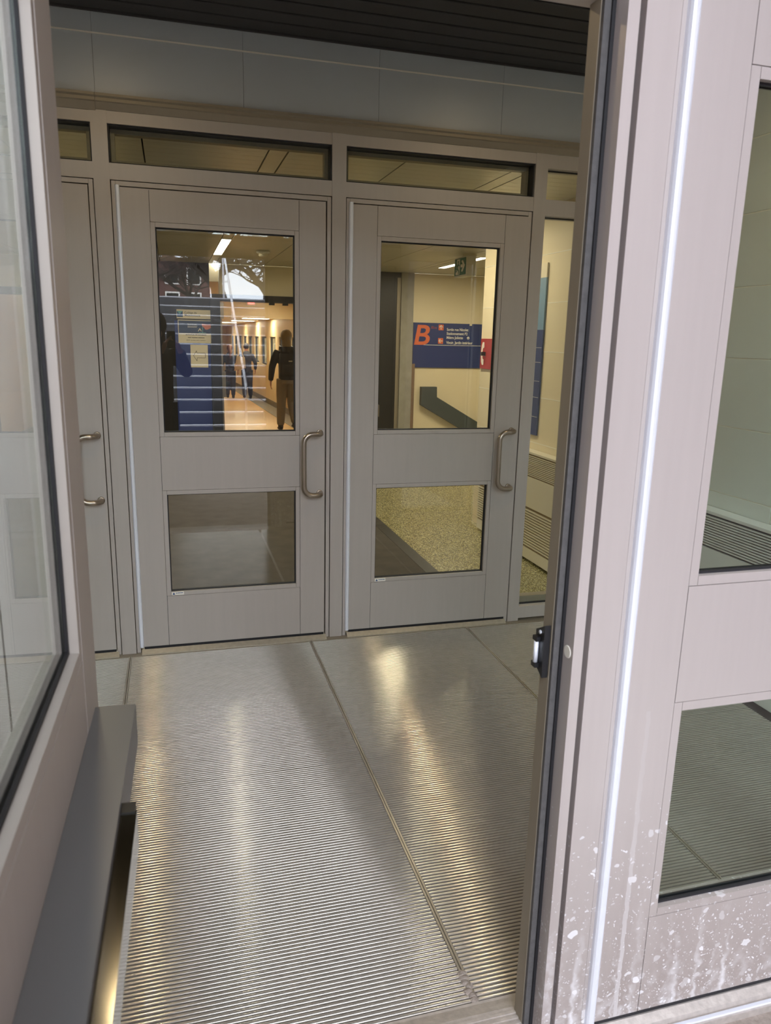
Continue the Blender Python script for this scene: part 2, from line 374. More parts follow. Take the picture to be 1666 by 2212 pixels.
def bay_door(y0, xa, xb, metal, gl, name_idx, label_w, label_t, jb=0.0205, jg=0.004, st=0.052):
    """transom window + head strips + jamb stops for a door bay between mullion edges xa..xb"""
    w = empty('window_%d' % name_idx, ((xa + xb) / 2, y0, 2.24), label_w, 'transom window', kind='structure')
    bxo('top_rail', (xa, xb, y0, y0 + 0.11, 2.392, 2.44), metal, w, 0.0012)
    bxo('transom_rail', (xa, xb, y0, y0 + 0.11, 2.172, 2.238), metal, w, 0.0012)
    bm = bmesh.new(); ring(bm, xa, xb, 2.238, 2.392, 0.006, y0 + 0.012, y0 + 0.10); obj('gasket', bm, 'rubber', w)
    bm = bmesh.new(); ring(bm, xa + 0.006, xb - 0.006, 2.244, 2.386, 0.018, y0 + 0.066, y0 + 0.108); obj('glazing_bead', bm, 'trimb', w, 0.001)
    bxo('glass', (xa + 0.006, xb - 0.006, y0 + 0.05, y0 + 0.058, 2.244, 2.386), gl, w)
    t = empty('trim_%d' % label_t[0], (xa, y0, 0), label_t[1], 'door frame', kind='structure')
    bxo('head_strip', (xa + 0.0215, xb - jb - 0.002, y0 + 0.002, y0 + 0.03, 2.150, 2.1685), metal, t, 0.001)
    bxo('head_stop', (xa, xb, y0 + 0.052, y0 + 0.10, 2.10, 2.1715), metal, t, 0.001)
    bxo('jamb', (xa + 0.004, xa + 0.0205, y0 + 0.002, y0 + 0.03, 0.0, 2.1685), metal, t, 0.001)
    bxo('jamb', (xb - jb - 0.001, xb - jg, y0 + 0.002, y0 + st - 0.008, 0.0, 2.1685), metal, t, 0.001)
    bxo('jamb_stop', (xa, xa + 0.03, y0 + 0.052, y0 + 0.10, 0.0, 2.10), metal, t, 0.001)
    bxo('jamb_stop', (xb - 0.03, xb, y0 + 0.052, y0 + 0.10, 0.0, 2.10), metal, t, 0.001)
    return w, t
def bay_side(y0, xa, xb, metal, gl, name_idx, label):
    w = empty('window_%d' % name_idx, ((xa + xb) / 2, y0, 0), label, 'sidelight', kind='structure')
    bxo('bottom_rail', (xa, xb, y0, y0 + 0.11, 0.014, 0.082), metal, w, 0.0012)
    bxo('transom_rail', (xa, xb, y0, y0 + 0.11, 2.155, 2.232), metal, w, 0.0012)
    bxo('top_rail', (xa, xb, y0, y0 + 0.11, 2.375, 2.44), metal, w, 0.0012)
    bxo('end_post', (xb - 0.05, xb, y0, y0 + 0.11, 0.082, 2.155), metal, w, 0.0012) if xb > 1 else bxo('end_post', (xa, xa + 0.05, y0, y0 + 0.11, 0.082, 2.155), metal, w, 0.0012)
    g0, g1 = (xa, xb - 0.05) if xb > 1 else (xa + 0.05, xb)
    bm = bmesh.new(); ring(bm, g0, g1, 0.082, 2.155, 0.005, y0 + 0.04, y0 + 0.056); ring(bm, g0, g1, 2.232, 2.375, 0.005, y0 + 0.04, y0 + 0.056); obj('gasket', bm, 'rubber', w)
    bxo('inner_sill', (g0, g1, y0 + 0.06, y0 + 0.11, 0.082, 0.122), 'trimb', w, 0.001)
    bxo('glass', (g0 + 0.002, g1 - 0.002, y0 + 0.046, y0 + 0.054, 0.084, 2.153), gl, w)
    bxo('glass', (g0 + 0.002, g1 - 0.002, y0 + 0.046, y0 + 0.054, 2.234, 2.373), gl, w)
    return w
n = NT
def nx():
    global n
    n += 1; return n - 1
IN = (('over the glazed door with the posters behind it', 'around the glazed door with the posters behind it', -0.221, 0.745),
      ('over the glazed door with the blue B sign behind it', 'around the glazed door with the blue B sign behind it', 0.811, 1.765),
      ('over the inner door half hidden by the open door', 'around the inner door half hidden by the open door', -1.252, -0.287))
for i, (lw_, lt_, a, b_) in enumerate(IN):
    bay_door(D, a, b_, 'alu', 'glass', i + 1, 'narrow transom window ' + lw_, (nx(), 'aluminium door frame ' + lt_))
bay_side(D, 1.831, XR, 'alu', 'glass', 4, 'tall sidelight of the inner screen beside the door with the B sign')
bay_side(D, XL, -1.318, 'alu', 'glass', 5, 'tall sidelight at the far end of the inner screen beside the half hidden door')
OUT = (('over the open outer doorway', 'around the open outer doorway', -0.201, 0.765), ('over the closed outer door', 'around the closed outer door', 0.831, 1.785),
       ('over the outer door behind the open leaf', 'around the outer door behind the open leaf', -1.232, -0.267))
outer_trims = []
for i, (lw_, lt_, a, b_) in enumerate(OUT):
    outer_trims.append(bay_door(YO, a, b_, 'alu_salt', 'glass_out', 6 + i, 'tinted transom window ' + lw_, (nx(), 'salt-stained aluminium door frame ' + lt_), *((0.030, 0.009, 0.052) if i == 0 else ()))[1])
bay_side(YO, 1.851, XR, 'alu_salt', 'glass_out', 9, 'tinted sidelight of the outer screen beyond the closed outer door')
bay_side(YO, XL, -1.298, 'alu_salt', 'glass_out', 10, 'tinted sidelight at the far end of the outer screen')
# facade around the outer screen
fw = tag(bxo('wall_facade', (XL - 3.0, XR + 3.0, YO + 0.02, YO + 0.3, 2.44, 4.2), 'conc_col'), 'concrete facade above the outer doors', 'wall', kind='structure')
bxo('side_pier', (XL - 3.0, XL, YO + 0.02, YO + 0.3, -0.05, 2.44), 'conc_col', fw); bxo('side_pier', (XR, XR + 3.0, YO + 0.02, YO + 0.3, -0.05, 2.44), 'conc_col', fw)

tag(bxo('shade_canopy', (XL - 3.0, 2.59, -1.2, YO + 0.02, 3.8, 4.0), 'conc_col'), 'unseen flat concrete canopy added over the outer doors for shade', 'canopy', kind='structure')  # unseen slab added to keep overhead sky light off the door faces
# ------------------------------------------------------------------ doors
LW = 0.90
def make_door(name, label, metal, gl, pull=True, pushbar=False, sticker=False):
    """leaf in local space: hinge edge x=0, front face y=0 (towards -y), thickness 45 mm"""
    d = empty(name, (0, 0, 0), label, 'door', kind='structure'); T = 0.045
    P = lambda nm, b, m, bv=0.0008: bxo(nm, b, m, d, bv, True)
    P('stile', (0, 0.118, 0, T, 0.030, 2.145), metal); P('stile', (0.776, LW, 0, T, 0.030, 2.145), metal)
    P('top_rail', (0.120, 0.774, 0.0004, T - 0.0004, 2.012, 2.145), metal); P('middle_rail', (0.120, 0.774, 0.0004, T - 0.0004, 0.812, 1.066), metal); P('bottom_rail', (0.120, 0.774, 0.0004, T - 0.0004, 0.030, 0.284), metal)
    for z0, z1 in ((2.016, 2.141), (0.816, 1.062), (0.034, 0.280)):
        for x in (0.1175, 0.7735): P('corner_key', (x, x + 0.003, 0.004, T - 0.004, z0, z1), 'rubber', 0)
    for z0, z1 in ((1.066, 2.012), (0.284, 0.812)):
        w = 0.021
        for y0, y1 in ((0.0008, 0.014), (0.031, T - 0.0008)):
            P('glazing_bead', (0.1195, 0.118 + w, y0, y1, z0 + 0.0015, z1 - 0.0015), metal, 0.0006); P('glazing_bead', (0.776 - w, 0.7745, y0, y1, z0 + 0.0015, z1 - 0.0015), metal, 0.0006)
            P('glazing_bead', (0.119 + w, 0.775 - w, y0, y1, z0 + 0.0015, z0 + w), metal, 0.0006); P('glazing_bead', (0.119 + w, 0.775 - w, y0, y1, z1 - w, z1 - 0.0015), metal, 0.0006)
        bm = bmesh.new(); ring(bm, 0.125, 0.769, z0 + 0.007, z1 - 0.007, 0.019, 0.0142, 0.0205); ring(bm, 0.125, 0.769, z0 + 0.007, z1 - 0.007, 0.019, 0.0265, 0.0308)
        obj('gasket', bm, 'rubber', d, 0, False, True)
        P('glass', (0.126, 0.768, 0.0207, 0.0263, z0 + 0.008, z1 - 0.008), gl, 0)
    # continuous gear hinge
    bm = bmesh.new(); prism(bm, [(-0.019, 0.002), (-0.019, -0.006), (-0.016, -0.011), (-0.012, -0.013), (-0.006, -0.013), (-0.002, -0.011), (0.0, -0.006), (0.0, 0.002)], 'z', 0.03, 2.152)
    tag(obj('hinge', bm, 'bright', d, 0, False, True), 'bright continuous hinge strip')
    P('door_sweep', (0.002, LW - 0.002, 0.004, T - 0.004, 0.016, 0.0298), 'rubber', 0)
    if pull:
        xg, zt, zb = 0.786, 1.078, 0.775; xm = 0.874; yo = -0.056; r = 0.045; pts = [(xm, 0.004, zt), (xm, -0.028, zt)]
        for q in range(1, 6): a = q * PI / 10; pts.append((xm - 0.028 + 0.028 * math.cos(a), -0.028 - 0.028 * math.sin(a), zt))
        for q in range(0, 7): a = q * PI / 12; pts.append((xg + r - r * math.sin(a), yo, zt - r + r * math.cos(a)))
        low = [(p[0], p[1], zt + zb - p[2]) for p in pts][::-1]
        bm = bmesh.new(); tube(bm, pts + low, 0.0128, 14)
        for z in (zt, zb): lathe(bm, [(0.017, 0), (0.017, -0.004), (0.0135, -0.006)], 14, (xm, 0, z), 'y')
        tag(obj('pull_handle', bm, 'handle', d, 0, True, True), 'satin offset tube pull handle')
    if sticker:
        s = P('maker_sticker', (0.140, 0.199, -0.0006, 0.0012, 0.288, 0.3045), 'white', 0.0)
        bm = bmesh.new(); prism(bm, [(0.145, 0.2905), (0.157, 0.2905), (0.151, 0.3025)], 'y', -0.0012, -0.0004); obj('logo_triangle', bm, 'navy', s, 0, False, True)
        for q, (a, b_) in enumerate(((0.161, 0.168), (0.1695, 0.181), (0.182, 0.195))): bxo('print_bar', (a, b_, -0.0012, -0.0004, 0.2965, 0.2995), 'navy', s, 0, True)
    if pushbar:
        b = bm = bmesh.new(); box(bm, 0.035, 0.865, T, T + 0.062, 0.878, 0.948); hs = obj('exit_device', bm, 'grate_frame', d, 0.008, True, True, 3)
        for f in hs.data.polygons: f.use_smooth = False
        hs.data.materials[0] = M['exitdev']
        bm = bmesh.new(); box(bm, 0.31, 0.70, T + 0.060, T + 0.082, 0.884, 0.936); obj('push_pad', bm, 'chrome', hs, 0.009, False, True, 3)
        bm = bmesh.new(); box(bm, 0.293, 0.315, T + 0.050, T + 0.080, 0.882, 0.938); obj('pad_end_cap', bm, 'black', hs, 0.008, False, True, 3)
        bxo('pad_lip', (0.315, 0.70, T + 0.048, T + 0.0615, 0.9375, 0.9475), 'bright', hs, 0.002, True)
    return d
M['exitdev'] = mat('grey_exit_device', rgb(126, 126, 128), 0.42, 0.5, 0.03)
M['chrome'] = mat('dark_chrome', rgb(120, 116, 106), 0.12, 1.0, 0.02)
d1 = make_door('door_1', 'closed inner glazed door with posters and walking people seen through it', 'alu', 'glass', sticker=True); d1.location = (-0.184, D, 0)
d2 = make_door('door_2', 'closed inner glazed door with the blue B sign seen through it', 'alu', 'glass', sticker=True); d2.location = (0.846, D, 0)
d3 = make_door('door_3', 'closed inner door half hidden behind the open outer door', 'alu', 'glass', sticker=False); d3.location = (-1.213, D, 0)
d4 = make_door('door_4', 'open outer glazed door swung outward, with a grey push bar', 'alu', 'glass_out', pull=False, pushbar=True)
d4.location = (-0.184, 1.215, 0); d4.rotation_euler = (0, 0, math.radians(-91.6))
d5 = make_door('door_5', 'closed outer glazed door splashed with white salt stains', 'alu_salt', 'glass_out', pull=True); d5.location = (0.863, YO, 0)
d6 = make_door('door_6', 'closed outer glazed door beside the open one, behind its leaf', 'alu_salt', 'glass_out', pull=True); d6.location = (-1.187, YO, 0)

# gasket, strike and plug on the latch jamb of the open doorway
lt = outer_trims[0]
bxo('weatherstrip', (0.715, 0.7325, YO + 0.0445, YO + 0.0535, 0.0, 2.11), 'gasket', lt, 0.004, seg=2)
bxo('gasket_carrier', (0.7275, 0.7345, YO + 0.0395, YO + 0.0442, 0.0, 2.11), 'rubber', lt)
bxo('stop_lip', (0.7135, 0.7345, YO + 0.0538, YO + 0.090, 0.0, 2.10), 'trimb', lt, 0.001)
st = empty('strike_keeper', (0.712, YO + 0.075, 0.90), 'black latch strike with a steel roller, on the jamb of the open doorway', 'door strike')
bm = bmesh.new(); prism(bm, [(YO + 0.056, 0.872), (YO + 0.092, 0.893), (YO + 0.092, 0.965), (YO + 0.056, 0.985)], 'x', 0.699, 0.7118); obj('plate', bm, 'black', st, 0.002)
bm = bmesh.new(); tube(bm, [(0.694, YO + 0.078, 0.899), (0.694, YO + 0.078, 0.945)], 0.005, 10); obj('roller', bm, 'bright', st, 0, True)
bxo('lug', (0.690, 0.6995, YO + 0.071, YO + 0.088, 0.8885, 0.8985), 'black', st, 0.002); bxo('lug', (0.690, 0.6995, YO + 0.071, YO + 0.088, 0.9455, 0.955), 'black', st, 0.002)
bm = bmesh.new(); lathe(bm, [(0.004, 0), (0.004, -0.002)], 10, (0.6988, YO + 0.072, 0.966), 'x'); obj('screw', bm, 'bright', st)
bm = bmesh.new(); lathe(bm, [(0.013, 0.0), (0.013, -0.001), (0.0115, -0.0016)], 24, (0.7338, YO + 0.0225, 0.941), 'x')
tag(obj('hole_plug', bm, 'white'), 'round white plastic plug on the brown reveal of the open doorway', 'plug')

# thresholds
def threshold(y0, xa, xb, label, material):
    bm = bmesh.new(); prism(bm, [(y0 - 0.030, -0.001), (y0 - 0.030, 0.003), (y0 - 0.008, 0.020), (y0 + 0.006, 0.013), (y0 + 0.09, 0.013), (y0 + 0.105, 0.002), (y0 + 0.105, -0.001)], 'x', xa, xb)
    o = tag(obj('door_threshold', bm, material), label, 'threshold')
    for q in range(5): bxo('groove_rib', (xa + 0.002, xb - 0.002, y0 + 0.012 + q * 0.012, y0 + 0.018 + q * 0.012, 0.0129, 0.0148), material, o)
    return o
threshold(D, -0.195, 0.725, 'pale metal threshold under the door with the posters behind', 'thresh')
threshold(D, 0.835, 1.745, 'pale metal threshold under the door with the B sign behind', 'thresh')
threshold(D, -1.23, -0.30, 'pale metal threshold under the half hidden inner door', 'thresh')
tag(bxo('baseboard_inner', (XL, XR, D - 0.038, D + 0.12, -0.02, -0.001), 'trimb'), 'brown sill strip along the foot of the inner screen', 'sill', kind='structure')
# outer sill: one long stepped, grooved plate
bm = bmesh.new(); prism(bm, [(YO - 0.035, -0.035), (YO - 0.035, -0.012), (YO - 0.015, -0.010), (YO - 0.012, 0.0), (YO + 0.004, 0.012), (YO + 0.10, 0.012), (YO + 0.135, 0.001), (YO + 0.142, 0.001), (YO + 0.142, -0.035)], 'x', XL, XR)
os_ = tag(obj('outer_sill', bm, 'sill'), 'long dirty aluminium sill under the outer doors', 'sill')
for q in range(6): bxo('groove_rib', (XL + 0.01, XR - 0.01, YO + 0.012 + q * 0.014, YO + 0.019 + q * 0.014, 0.0118, 0.0142), 'sill', os_)
bxo('sill_edge_bar', (XL + 0.01, XR - 0.01, YO - 0.030, YO - 0.022, -0.0115, -0.006), 'bright', os_, 0.001)

# ------------------------------------------------------------------ entrance grating
gx = [XL + 0.01, -1.13, -0.248, 0.639, 1.507, 2.385]
gy = [1.345, 2.43, D - 0.040]
pitch = 0.012
R_ = 0.0043 / math.sin(math.radians(44))
barprof = [(-0.0043, -0.020)] + [(R_ * math.sin(math.radians(a)), R_ * math.cos(math.radians(a)) - R_) for a in (-44, -33, -22, -11, 0, 11, 22, 33, 44)] + [(0.0043, -0.020)]
names = {2: 'in front of the open doorway', 3: 'behind the closed outer door', 1: 'behind the open leaf', 0: 'at the far end by the block wall', 4: 'beside the grey convector'}
def smooth_top(o):
    for p in o.data.polygons: p.use_smooth = p.normal.z > 0.05
    return o
for i in range(5):
    for j in range(2):
        xa, xb, ya, yb = gx[i] + 0.008, gx[i + 1] - 0.008, gy[j] + 0.0006, gy[j + 1] - 0.0006
        g = empty('entrance_grate', ((xa + xb) / 2, (ya + yb) / 2, -0.021), 'ribbed aluminium floor grate %s, %s' % (names[i], 'along the outer sill' if j == 0 else 'along the inner doors'), 'floor grate', 'ribbed floor grates of the vestibule')
        nb = int((yb - ya) / 0.012); pitch = (yb - ya) / nb; near = 34 if (j == 0 and i in (2, 3)) else 0
        bm = bmesh.new()
        for q in range(near, nb): prism(bm, [(p[0] + ya + 0.006 + q * pitch, p[1]) for p in barprof], 'x', xa, xb, True)
        rest = smooth_top(obj('grate_bars', bm, 'grate', g)); rest['kind'] = 'stuff'
        if near:
            bm = bmesh.new(); prism(bm, barprof, 'x', xa, xb, True); b0 = smooth_top(obj('grate_bar', bm, 'grate', g))
            for q in range(near):
                o = b0 if q == 0 else b0.copy()
                if q: COL.objects.link(o); o.parent = g; o.matrix_parent_inverse = b0.matrix_parent_inverse.copy()
                o.location = (0, ya + 0.006 + q * pitch, 0)
for i in range(1, 5):
    bm = bmesh.new()
    for a, b_ in ((-0.0068, -0.0012), (0.0012, 0.0068)): box(bm, gx[i] + a, gx[i] + b_, gy[0], gy[2], -0.021, 0.0006)
    tag(obj('grate_divider', bm, 'grate_frame', None, 0.0008), 'thin double metal bar between grates, %s' % ['under the open leaf', 'behind the open leaf edge', 'leading to the post between the inner doors', 'leading to the middle of the B sign door'][i - 1], 'divider bar', 'divider bars between the grates')
bm = bmesh.new()
rr = random.Random(3)
for q in range(7):
    lathe(bm, [(0.010 + 0.004 * rr.random(), 0.0), (0.009, 0.002), (0.004, 0.004)], 9, (0.637 + rr.uniform(-0.004, 0.006), 1.35 + q * 0.013, -0.001))
tag(obj('sealant_blob', bm, 'concrete'), 'smear of grey mortar on the end of the divider bar', 'mortar smear')

# ------------------------------------------------------------------ convectors
def convector(x, y0, y1, label, material, slot):
    c = empty('convector', (x, (y0 + y1) / 2, 0), label, 'convector heater', 'wall convectors')
    xf, xb = x, XR - 0.007
    bxo('casing', (xf + 0.012, xb, y0, y1, 0.02, 0.772), slot, c)
    bxo('top_plate', (xf, xb, y0, y1, 0.7725, 0.786), material, c, 0.002)
    bxo('front_panel', (xf, xf + 0.0115, y0, y1, 0.395, 0.612), material, c, 0.001)
    bxo('foot_panel', (xf + 0.004, xf + 0.0115, y0, y1, 0.02, 0.10), material, c, 0.001)
    for lo, hi, nn in ((0.622, 0.768, 12), (0.115, 0.385, 14)):
        p = (hi - lo) / nn
        for q in range(nn): bxo('grille_bar', (xf, xf + 0.011, y0, y1, lo + q * p, lo + q * p + p * 0.5), material, c)
    return c
M['slotdark'] = mat('convector_slot', rgb(84, 92, 98), 0.7, 0); M['slotbrown'] = mat('convector_slot_brown', rgb(150, 132, 100), 0.7, 0)
convector(2.40, 1.55, 3.55, 'grey wall convector with slotted grille in the vestibule', 'conv_g', 'slotdark')
convector(2.40, D + 0.2, 5.6, 'cream wall convector with slotted grilles beyond the sidelight', 'conv', 'slotbrown')

# ------------------------------------------------------------------ vestibule downlights
def downlight(x, y, label):
    f = empty('downlight', (x, y, ZC), label, 'ceiling light', 'round downlights in the black ceiling')
    bm = bmesh.new(); lathe(bm, [(0.075, 0.02), (0.075, -0.006), (0.055, -0.008), (0.055, 0.0)], 28, (x, y, ZC)); obj('trim_ring', bm, 'slat', f)
    bm = bmesh.new(); lathe(bm, [(0.05, -0.0085), (0.05, -0.0105)], 24, (x, y, ZC)); obj('lens', bm, 'lens', f)
    area('downlight_lamp', (x, y, ZC - 0.02), 0.07, 0.07, 1.4, WARM, f, 'DISK')
downlight(-0.25, 2.40, 'round warm downlight in the black slat ceiling, above the opening'); downlight(1.71, 2.40, 'round warm downlight in the black slat ceiling, nearer the convector')

# ================================================================== SETTING: lobby behind the inner doors
ZL, YB = 2.43, 10.3
Y0 = D + 0.12
tag(bxo('floor_lobby', (-4, 6.5, Y0, YB + 0.0, -0.08, -0.002), 'terrazzo'), 'speckled olive terrazzo floor of the lobby', 'floor', kind='structure')
mt = empty('entrance_mat', (0.2, 7.0, 0), 'wide dark brown entrance mat inside the doors', 'floor mat')
bxo('carpet', (-1.6, 1.60, Y0 + 0.02, YB - 0.6, -0.0018, 0.004), 'mat', mt); bxo('rubber_edge', (1.60, 1.69, Y0 + 0.02, YB - 0.6, -0.0018, 0.006), 'charcoal', mt)
cb = tag(bxo('ceiling_lobby', (-4, 6.5, D + 0.14, YB, ZL + 0.012, ZL + 0.1), 'void'), 'beige linear metal ceiling of the lobby', 'ceiling', kind='structure')
edges = [-4.0]
for kk in range(-3, 6):
    c0 = 0.507 + 1.302 * kk
    edges += [c0 - 0.60, c0, c0 + 0.095]
edges = sorted(e for e in edges if -4 <= e < 6.4) + [6.5]
for a, b_ in zip(edges[:-1], edges[1:]):
    if b_ - a < 0.2: bxo('ceiling_panel', (a + 0.004, b_ - 0.004, D + 0.14, YB, ZL, ZL + 0.0118), 'ceil_l', cb, 0.001); continue
    bm = bmesh.new(); y = D + 0.14
    while y < YB - 0.02:
        y2 = min(y + 0.10, YB); box(bm, a + 0.004, b_ - 0.004, y + 0.0012, y2 - 0.0012, ZL, ZL + 0.0118); y += 0.10
    o = obj('ceiling_planks', bm, 'ceil_l', cb); o['kind'] = 'stuff'
# right-hand wall of the lobby up to its corner, with the phone sign and map board
w = tag(bxo('wall_lobby_right', (XR, XR + 0.3, D + 0.14, 5.90, -0.05, ZL), 'cream'), 'cream lobby wall beside the convector, carrying the tall blue board', 'wall', kind='structure')
for z in (0.835, 1.157, 1.474, 1.80, 2.12): bxo('wall_joint', (XR - 0.0015, XR + 0.002, D + 0.14, 5.90, z - 0.002, z + 0.002), 'mortar', w)
tag(bxo('wall_lobby_left', (-4.2, -4.0, D + 0.14, YB, -0.05, ZL), 'cream'), 'cream lobby wall on the poster side', 'wall', kind='structure')
tag(bxo('wall_lobby_end', (6.5, 6.7, D + 0.14, YB, -0.05, ZL), 'cream'), 'cream lobby wall past the handrail', 'wall', kind='structure')
for nm, a, b_ in (('wall_lobby_front_left', -4.2, XL), ('wall_lobby_front_right', XR + 0.3, 6.7)):
    tag(bxo(nm, (a, b_, D + 0.0, D + 0.14, -0.05, ZC), 'cream'), 'lobby front wall %s the inner screen' % ('past the far sidelight of' if a < 0 else 'behind the block wall of'), 'wall', kind='structure')
# tall directory board on the right wall
bd = empty('directory_board', (XR, 5.15, 0.89), 'tall narrow blue directory board on the cream wall', 'sign board')
bxo('navy_field', (XR - 0.014, XR - 0.003, 4.79, 5.40, 0.89, 1.622), 'sign_blue', bd); bxo('light_blue_field', (XR - 0.014, XR - 0.003, 4.79, 5.40, 1.6225, 1.969), 'sign_sky', bd)
bxo('cream_header', (XR - 0.014, XR - 0.003, 4.79, 5.40, 1.9695, 2.064), 'paper', bd)
for z in (1.02, 1.157, 1.27, 1.40, 1.50): bxo('row_line', (XR - 0.015, XR - 0.0138, 4.795, 5.395, z - 0.0015, z + 0.0015), 'white', bd)
# red phone sign
ph = empty('phone_sign', (XR, 5.74, 1.31), 'red wall sign with a white telephone handset', 'sign')
bxo('plate', (XR - 0.014, XR - 0.001, 5.60, 5.872, 1.315, 1.556), 'red', ph, 0.002)
hs = [(5.852, 1.34), (5.845, 1.40), (5.832, 1.44), (5.845, 1.50), (5.852, 1.535), (5.80, 1.535), (5.795, 1.50), (5.806, 1.485), (5.815, 1.44), (5.806, 1.395), (5.795, 1.38), (5.80, 1.34)]
hs = [(5.80, 1.345), (5.83, 1.345), (5.848, 1.37), (5.856, 1.437), (5.848, 1.50), (5.83, 1.528), (5.80, 1.528), (5.796, 1.485), (5.822, 1.478), (5.832, 1.437), (5.822, 1.395), (5.796, 1.388)]
bm = bmesh.new(); prism(bm, hs, 'x', XR - 0.016, XR - 0.0138); obj('handset', bm, 'white', ph)
bxo('hook', (XR - 0.05, XR - 0.0138, 5.765, 5.79, 1.42, 1.45), 'black', ph)
# back wall of the lobby
bw = tag(bxo('wall_back', (3.28, 6.7, YB, YB + 0.2, -0.05, ZL), 'cream'), 'cream back wall of the lobby behind the B sign', 'wall', kind='structure')
bxo('wall_panel', (2.36, 2.745, YB, YB + 0.2, -0.05, ZL), 'cream', bw); bxo('wall_panel', (0.64, 2.36, YB, YB + 0.2, 2.052, ZL), 'cream', bw); bxo('wall_panel', (-4.2, -0.5, YB, YB + 0.2, -0.05, ZL), 'cream', bw)
cc = tag(bxo('concrete_column', (3.10, 3.28, YB - 0.06, YB + 0.2, -0.05, ZL), 'conc_col'), 'raw concrete column between the charcoal doors and the B sign wall', 'column')
wg = tag(bxo('corner_guard', (3.281, 3.335, YB - 0.03, YB - 0.001, 0.0, 1.20), 'wood', None, 0.003), 'low brown wooden corner guard beside the concrete column', 'corner guard')
dd = empty('charcoal_doors', (2.9, YB, 0), 'tall charcoal doors with a small lever, beside the concrete column', 'doors')
bxo('leaf', (2.75, 3.045, YB - 0.02, YB + 0.05, 0.0, 2.36), 'charcoal', dd, 0.003); bxo('door_jamb', (3.046, 3.098, YB - 0.03, YB + 0.06, 0.0, 2.36), 'trimb', dd); bxo('head', (2.75, 3.098, YB - 0.02, YB + 0.05, 2.361, 2.43), 'charcoal', dd)
bm = bmesh.new(); tube(bm, [(2.80, YB - 0.02, 0.62), (2.80, YB - 0.07, 0.62), (2.80, YB - 0.07, 0.46), (2.80, YB - 0.02, 0.46)], 0.009, 8); obj('lever', bm, 'handle', dd)
# blue panel wall and black door frame to the corridor
bp = tag(bxo('wall_blue', (-0.5, 0.515, YB, YB + 0.2, -0.05, ZL + 0.02), 'charcoal'), 'dark wall with a blue painted lower panel carrying posters', 'wall', kind='structure')
bxo('blue_panel', (0.06, 0.505, YB - 0.008, YB, 0.0, 1.705), 'blue', bp, 0.002)
fr = empty('door_frame', (1.4, YB, 0), 'black metal door frame at the corridor entrance', 'door frame')
bxo('post', (0.516, 0.64, YB - 0.05, YB + 0.2, 0.0, 2.0515), 'charcoal', fr, 0.003); bxo('lintel', (0.64, 2.36, YB - 0.05, YB + 0.19, 1.968, 2.051), 'charcoal', fr, 0.003)
for x in (1.28, 1.46): bxo('bracket', (x, x + 0.07, YB - 0.045, YB + 0.02, 1.935, 1.9675), 'black', fr, 0.004)
lf = empty('glass_door_leaf', (0.66, YB + 0.1, 0), 'glass door leaf standing open edge-on against the black frame', 'door')
bxo('edge_rail', (0.645, 0.668, YB + 0.06, YB + 0.1, 0.0, 1.96), 'handle', lf, 0.002); bxo('flush_bolt', (0.648, 0.69, YB + 0.03, YB + 0.0595, 1.74, 1.95), 'handle', lf, 0.004)
bm = bmesh.new(); box(bm, 0.65, 0.695, YB + 0.02, YB + 0.0595, 0.72, 1.06); obj('lock_case', bm, 'handle', lf, 0.008); bxo('lock_turn', (0.6955, 0.735, YB + 0.03, YB + 0.05, 0.86, 0.93), 'black', lf, 0.004)
# posters on the blue panel
YP = YB - 0.0088
ps = empty('college_header_strip', (0.31, YP, 1.73), 'cream paper strip with a blue and teal logo, topmost on the blue panel', 'sign')
bxo('sheet', (0.09, 0.537, YP - 0.003, YP, 1.732, 1.845), 'paper', ps)
bxo('logo_square', (0.094, 0.168, YP - 0.0045, YP - 0.003, 1.750, 1.826), 'navy', ps)
bm = bmesh.new(); prism(bm, [(0.094, 1.826), (0.168, 1.826), (0.131, 1.788)], 'y', YP - 0.006, YP - 0.0045); obj('logo_triangle', bm, 'teal', ps)
text('lettering', 'Collège de', 0.036, (0.188, YP - 0.004, 1.795), '-y', 'ink', ps); text('lettering', 'Maisonneuve', 0.038, (0.188, YP - 0.004, 1.762), '-y', 'ink', ps, bold=0.0004)
po = empty('activity_poster', (0.32, YP, 1.42), 'landscape poster with a pink hand on a dark blue picture', 'poster')
bxo('sheet', (0.102, 0.548, YP - 0.003, YP, 1.424, 1.716), 'paper', po); bxo('picture', (0.110, 0.540, YP - 0.0045, YP - 0.003, 1.548, 1.706), 'slate', po)
bm = bmesh.new(); prism(bm, [(0.402, 1.672), (0.43, 1.668), (0.49, 1.664), (0.540, 1.676), (0.540, 1.63), (0.50, 1.612), (0.47, 1.598), (0.445, 1.600), (0.43, 1.622), (0.405, 1.642)], 'y', YP - 0.006, YP - 0.0045); obj('hand_picture', bm, 'pink', po)
bm = bmesh.new(); box(bm, 0.408, 0.414, YP - 0.006, YP - 0.0045, 1.560, 1.642); box(bm, 0.36, 0.455, YP - 0.006, YP - 0.0045, 1.553, 1.560); obj('stand_picture', bm, 'teal', po)
bm = bmesh.new(); prism(bm, [(0.352, 1.575), (0.36, 1.575), (0.376, 1.602), (0.39, 1.575), (0.398, 1.575), (0.380, 1.612), (0.372, 1.612)], 'y', YP - 0.006, YP - 0.0045); obj('figure_picture', bm, 'paper', po)
text('lettering', 'Tendre la main', 0.019, (0.222, YP - 0.005, 1.656), '-y', 'white', po); 
for z, a, b_ in ((1.637, 0.222, 0.345), (1.622, 0.222, 0.340)): bxo('caption_bar', (a, b_, YP - 0.0055, YP - 0.0045, z, z + 0.004), 'white', po)
text('lettering', 'ACTIVITÉ JEU DE DISCUSSION', 0.0195, (0.325, YP - 0.004, 1.523), '-y', 'ink', po, bold=0.0006, align='CENTER')
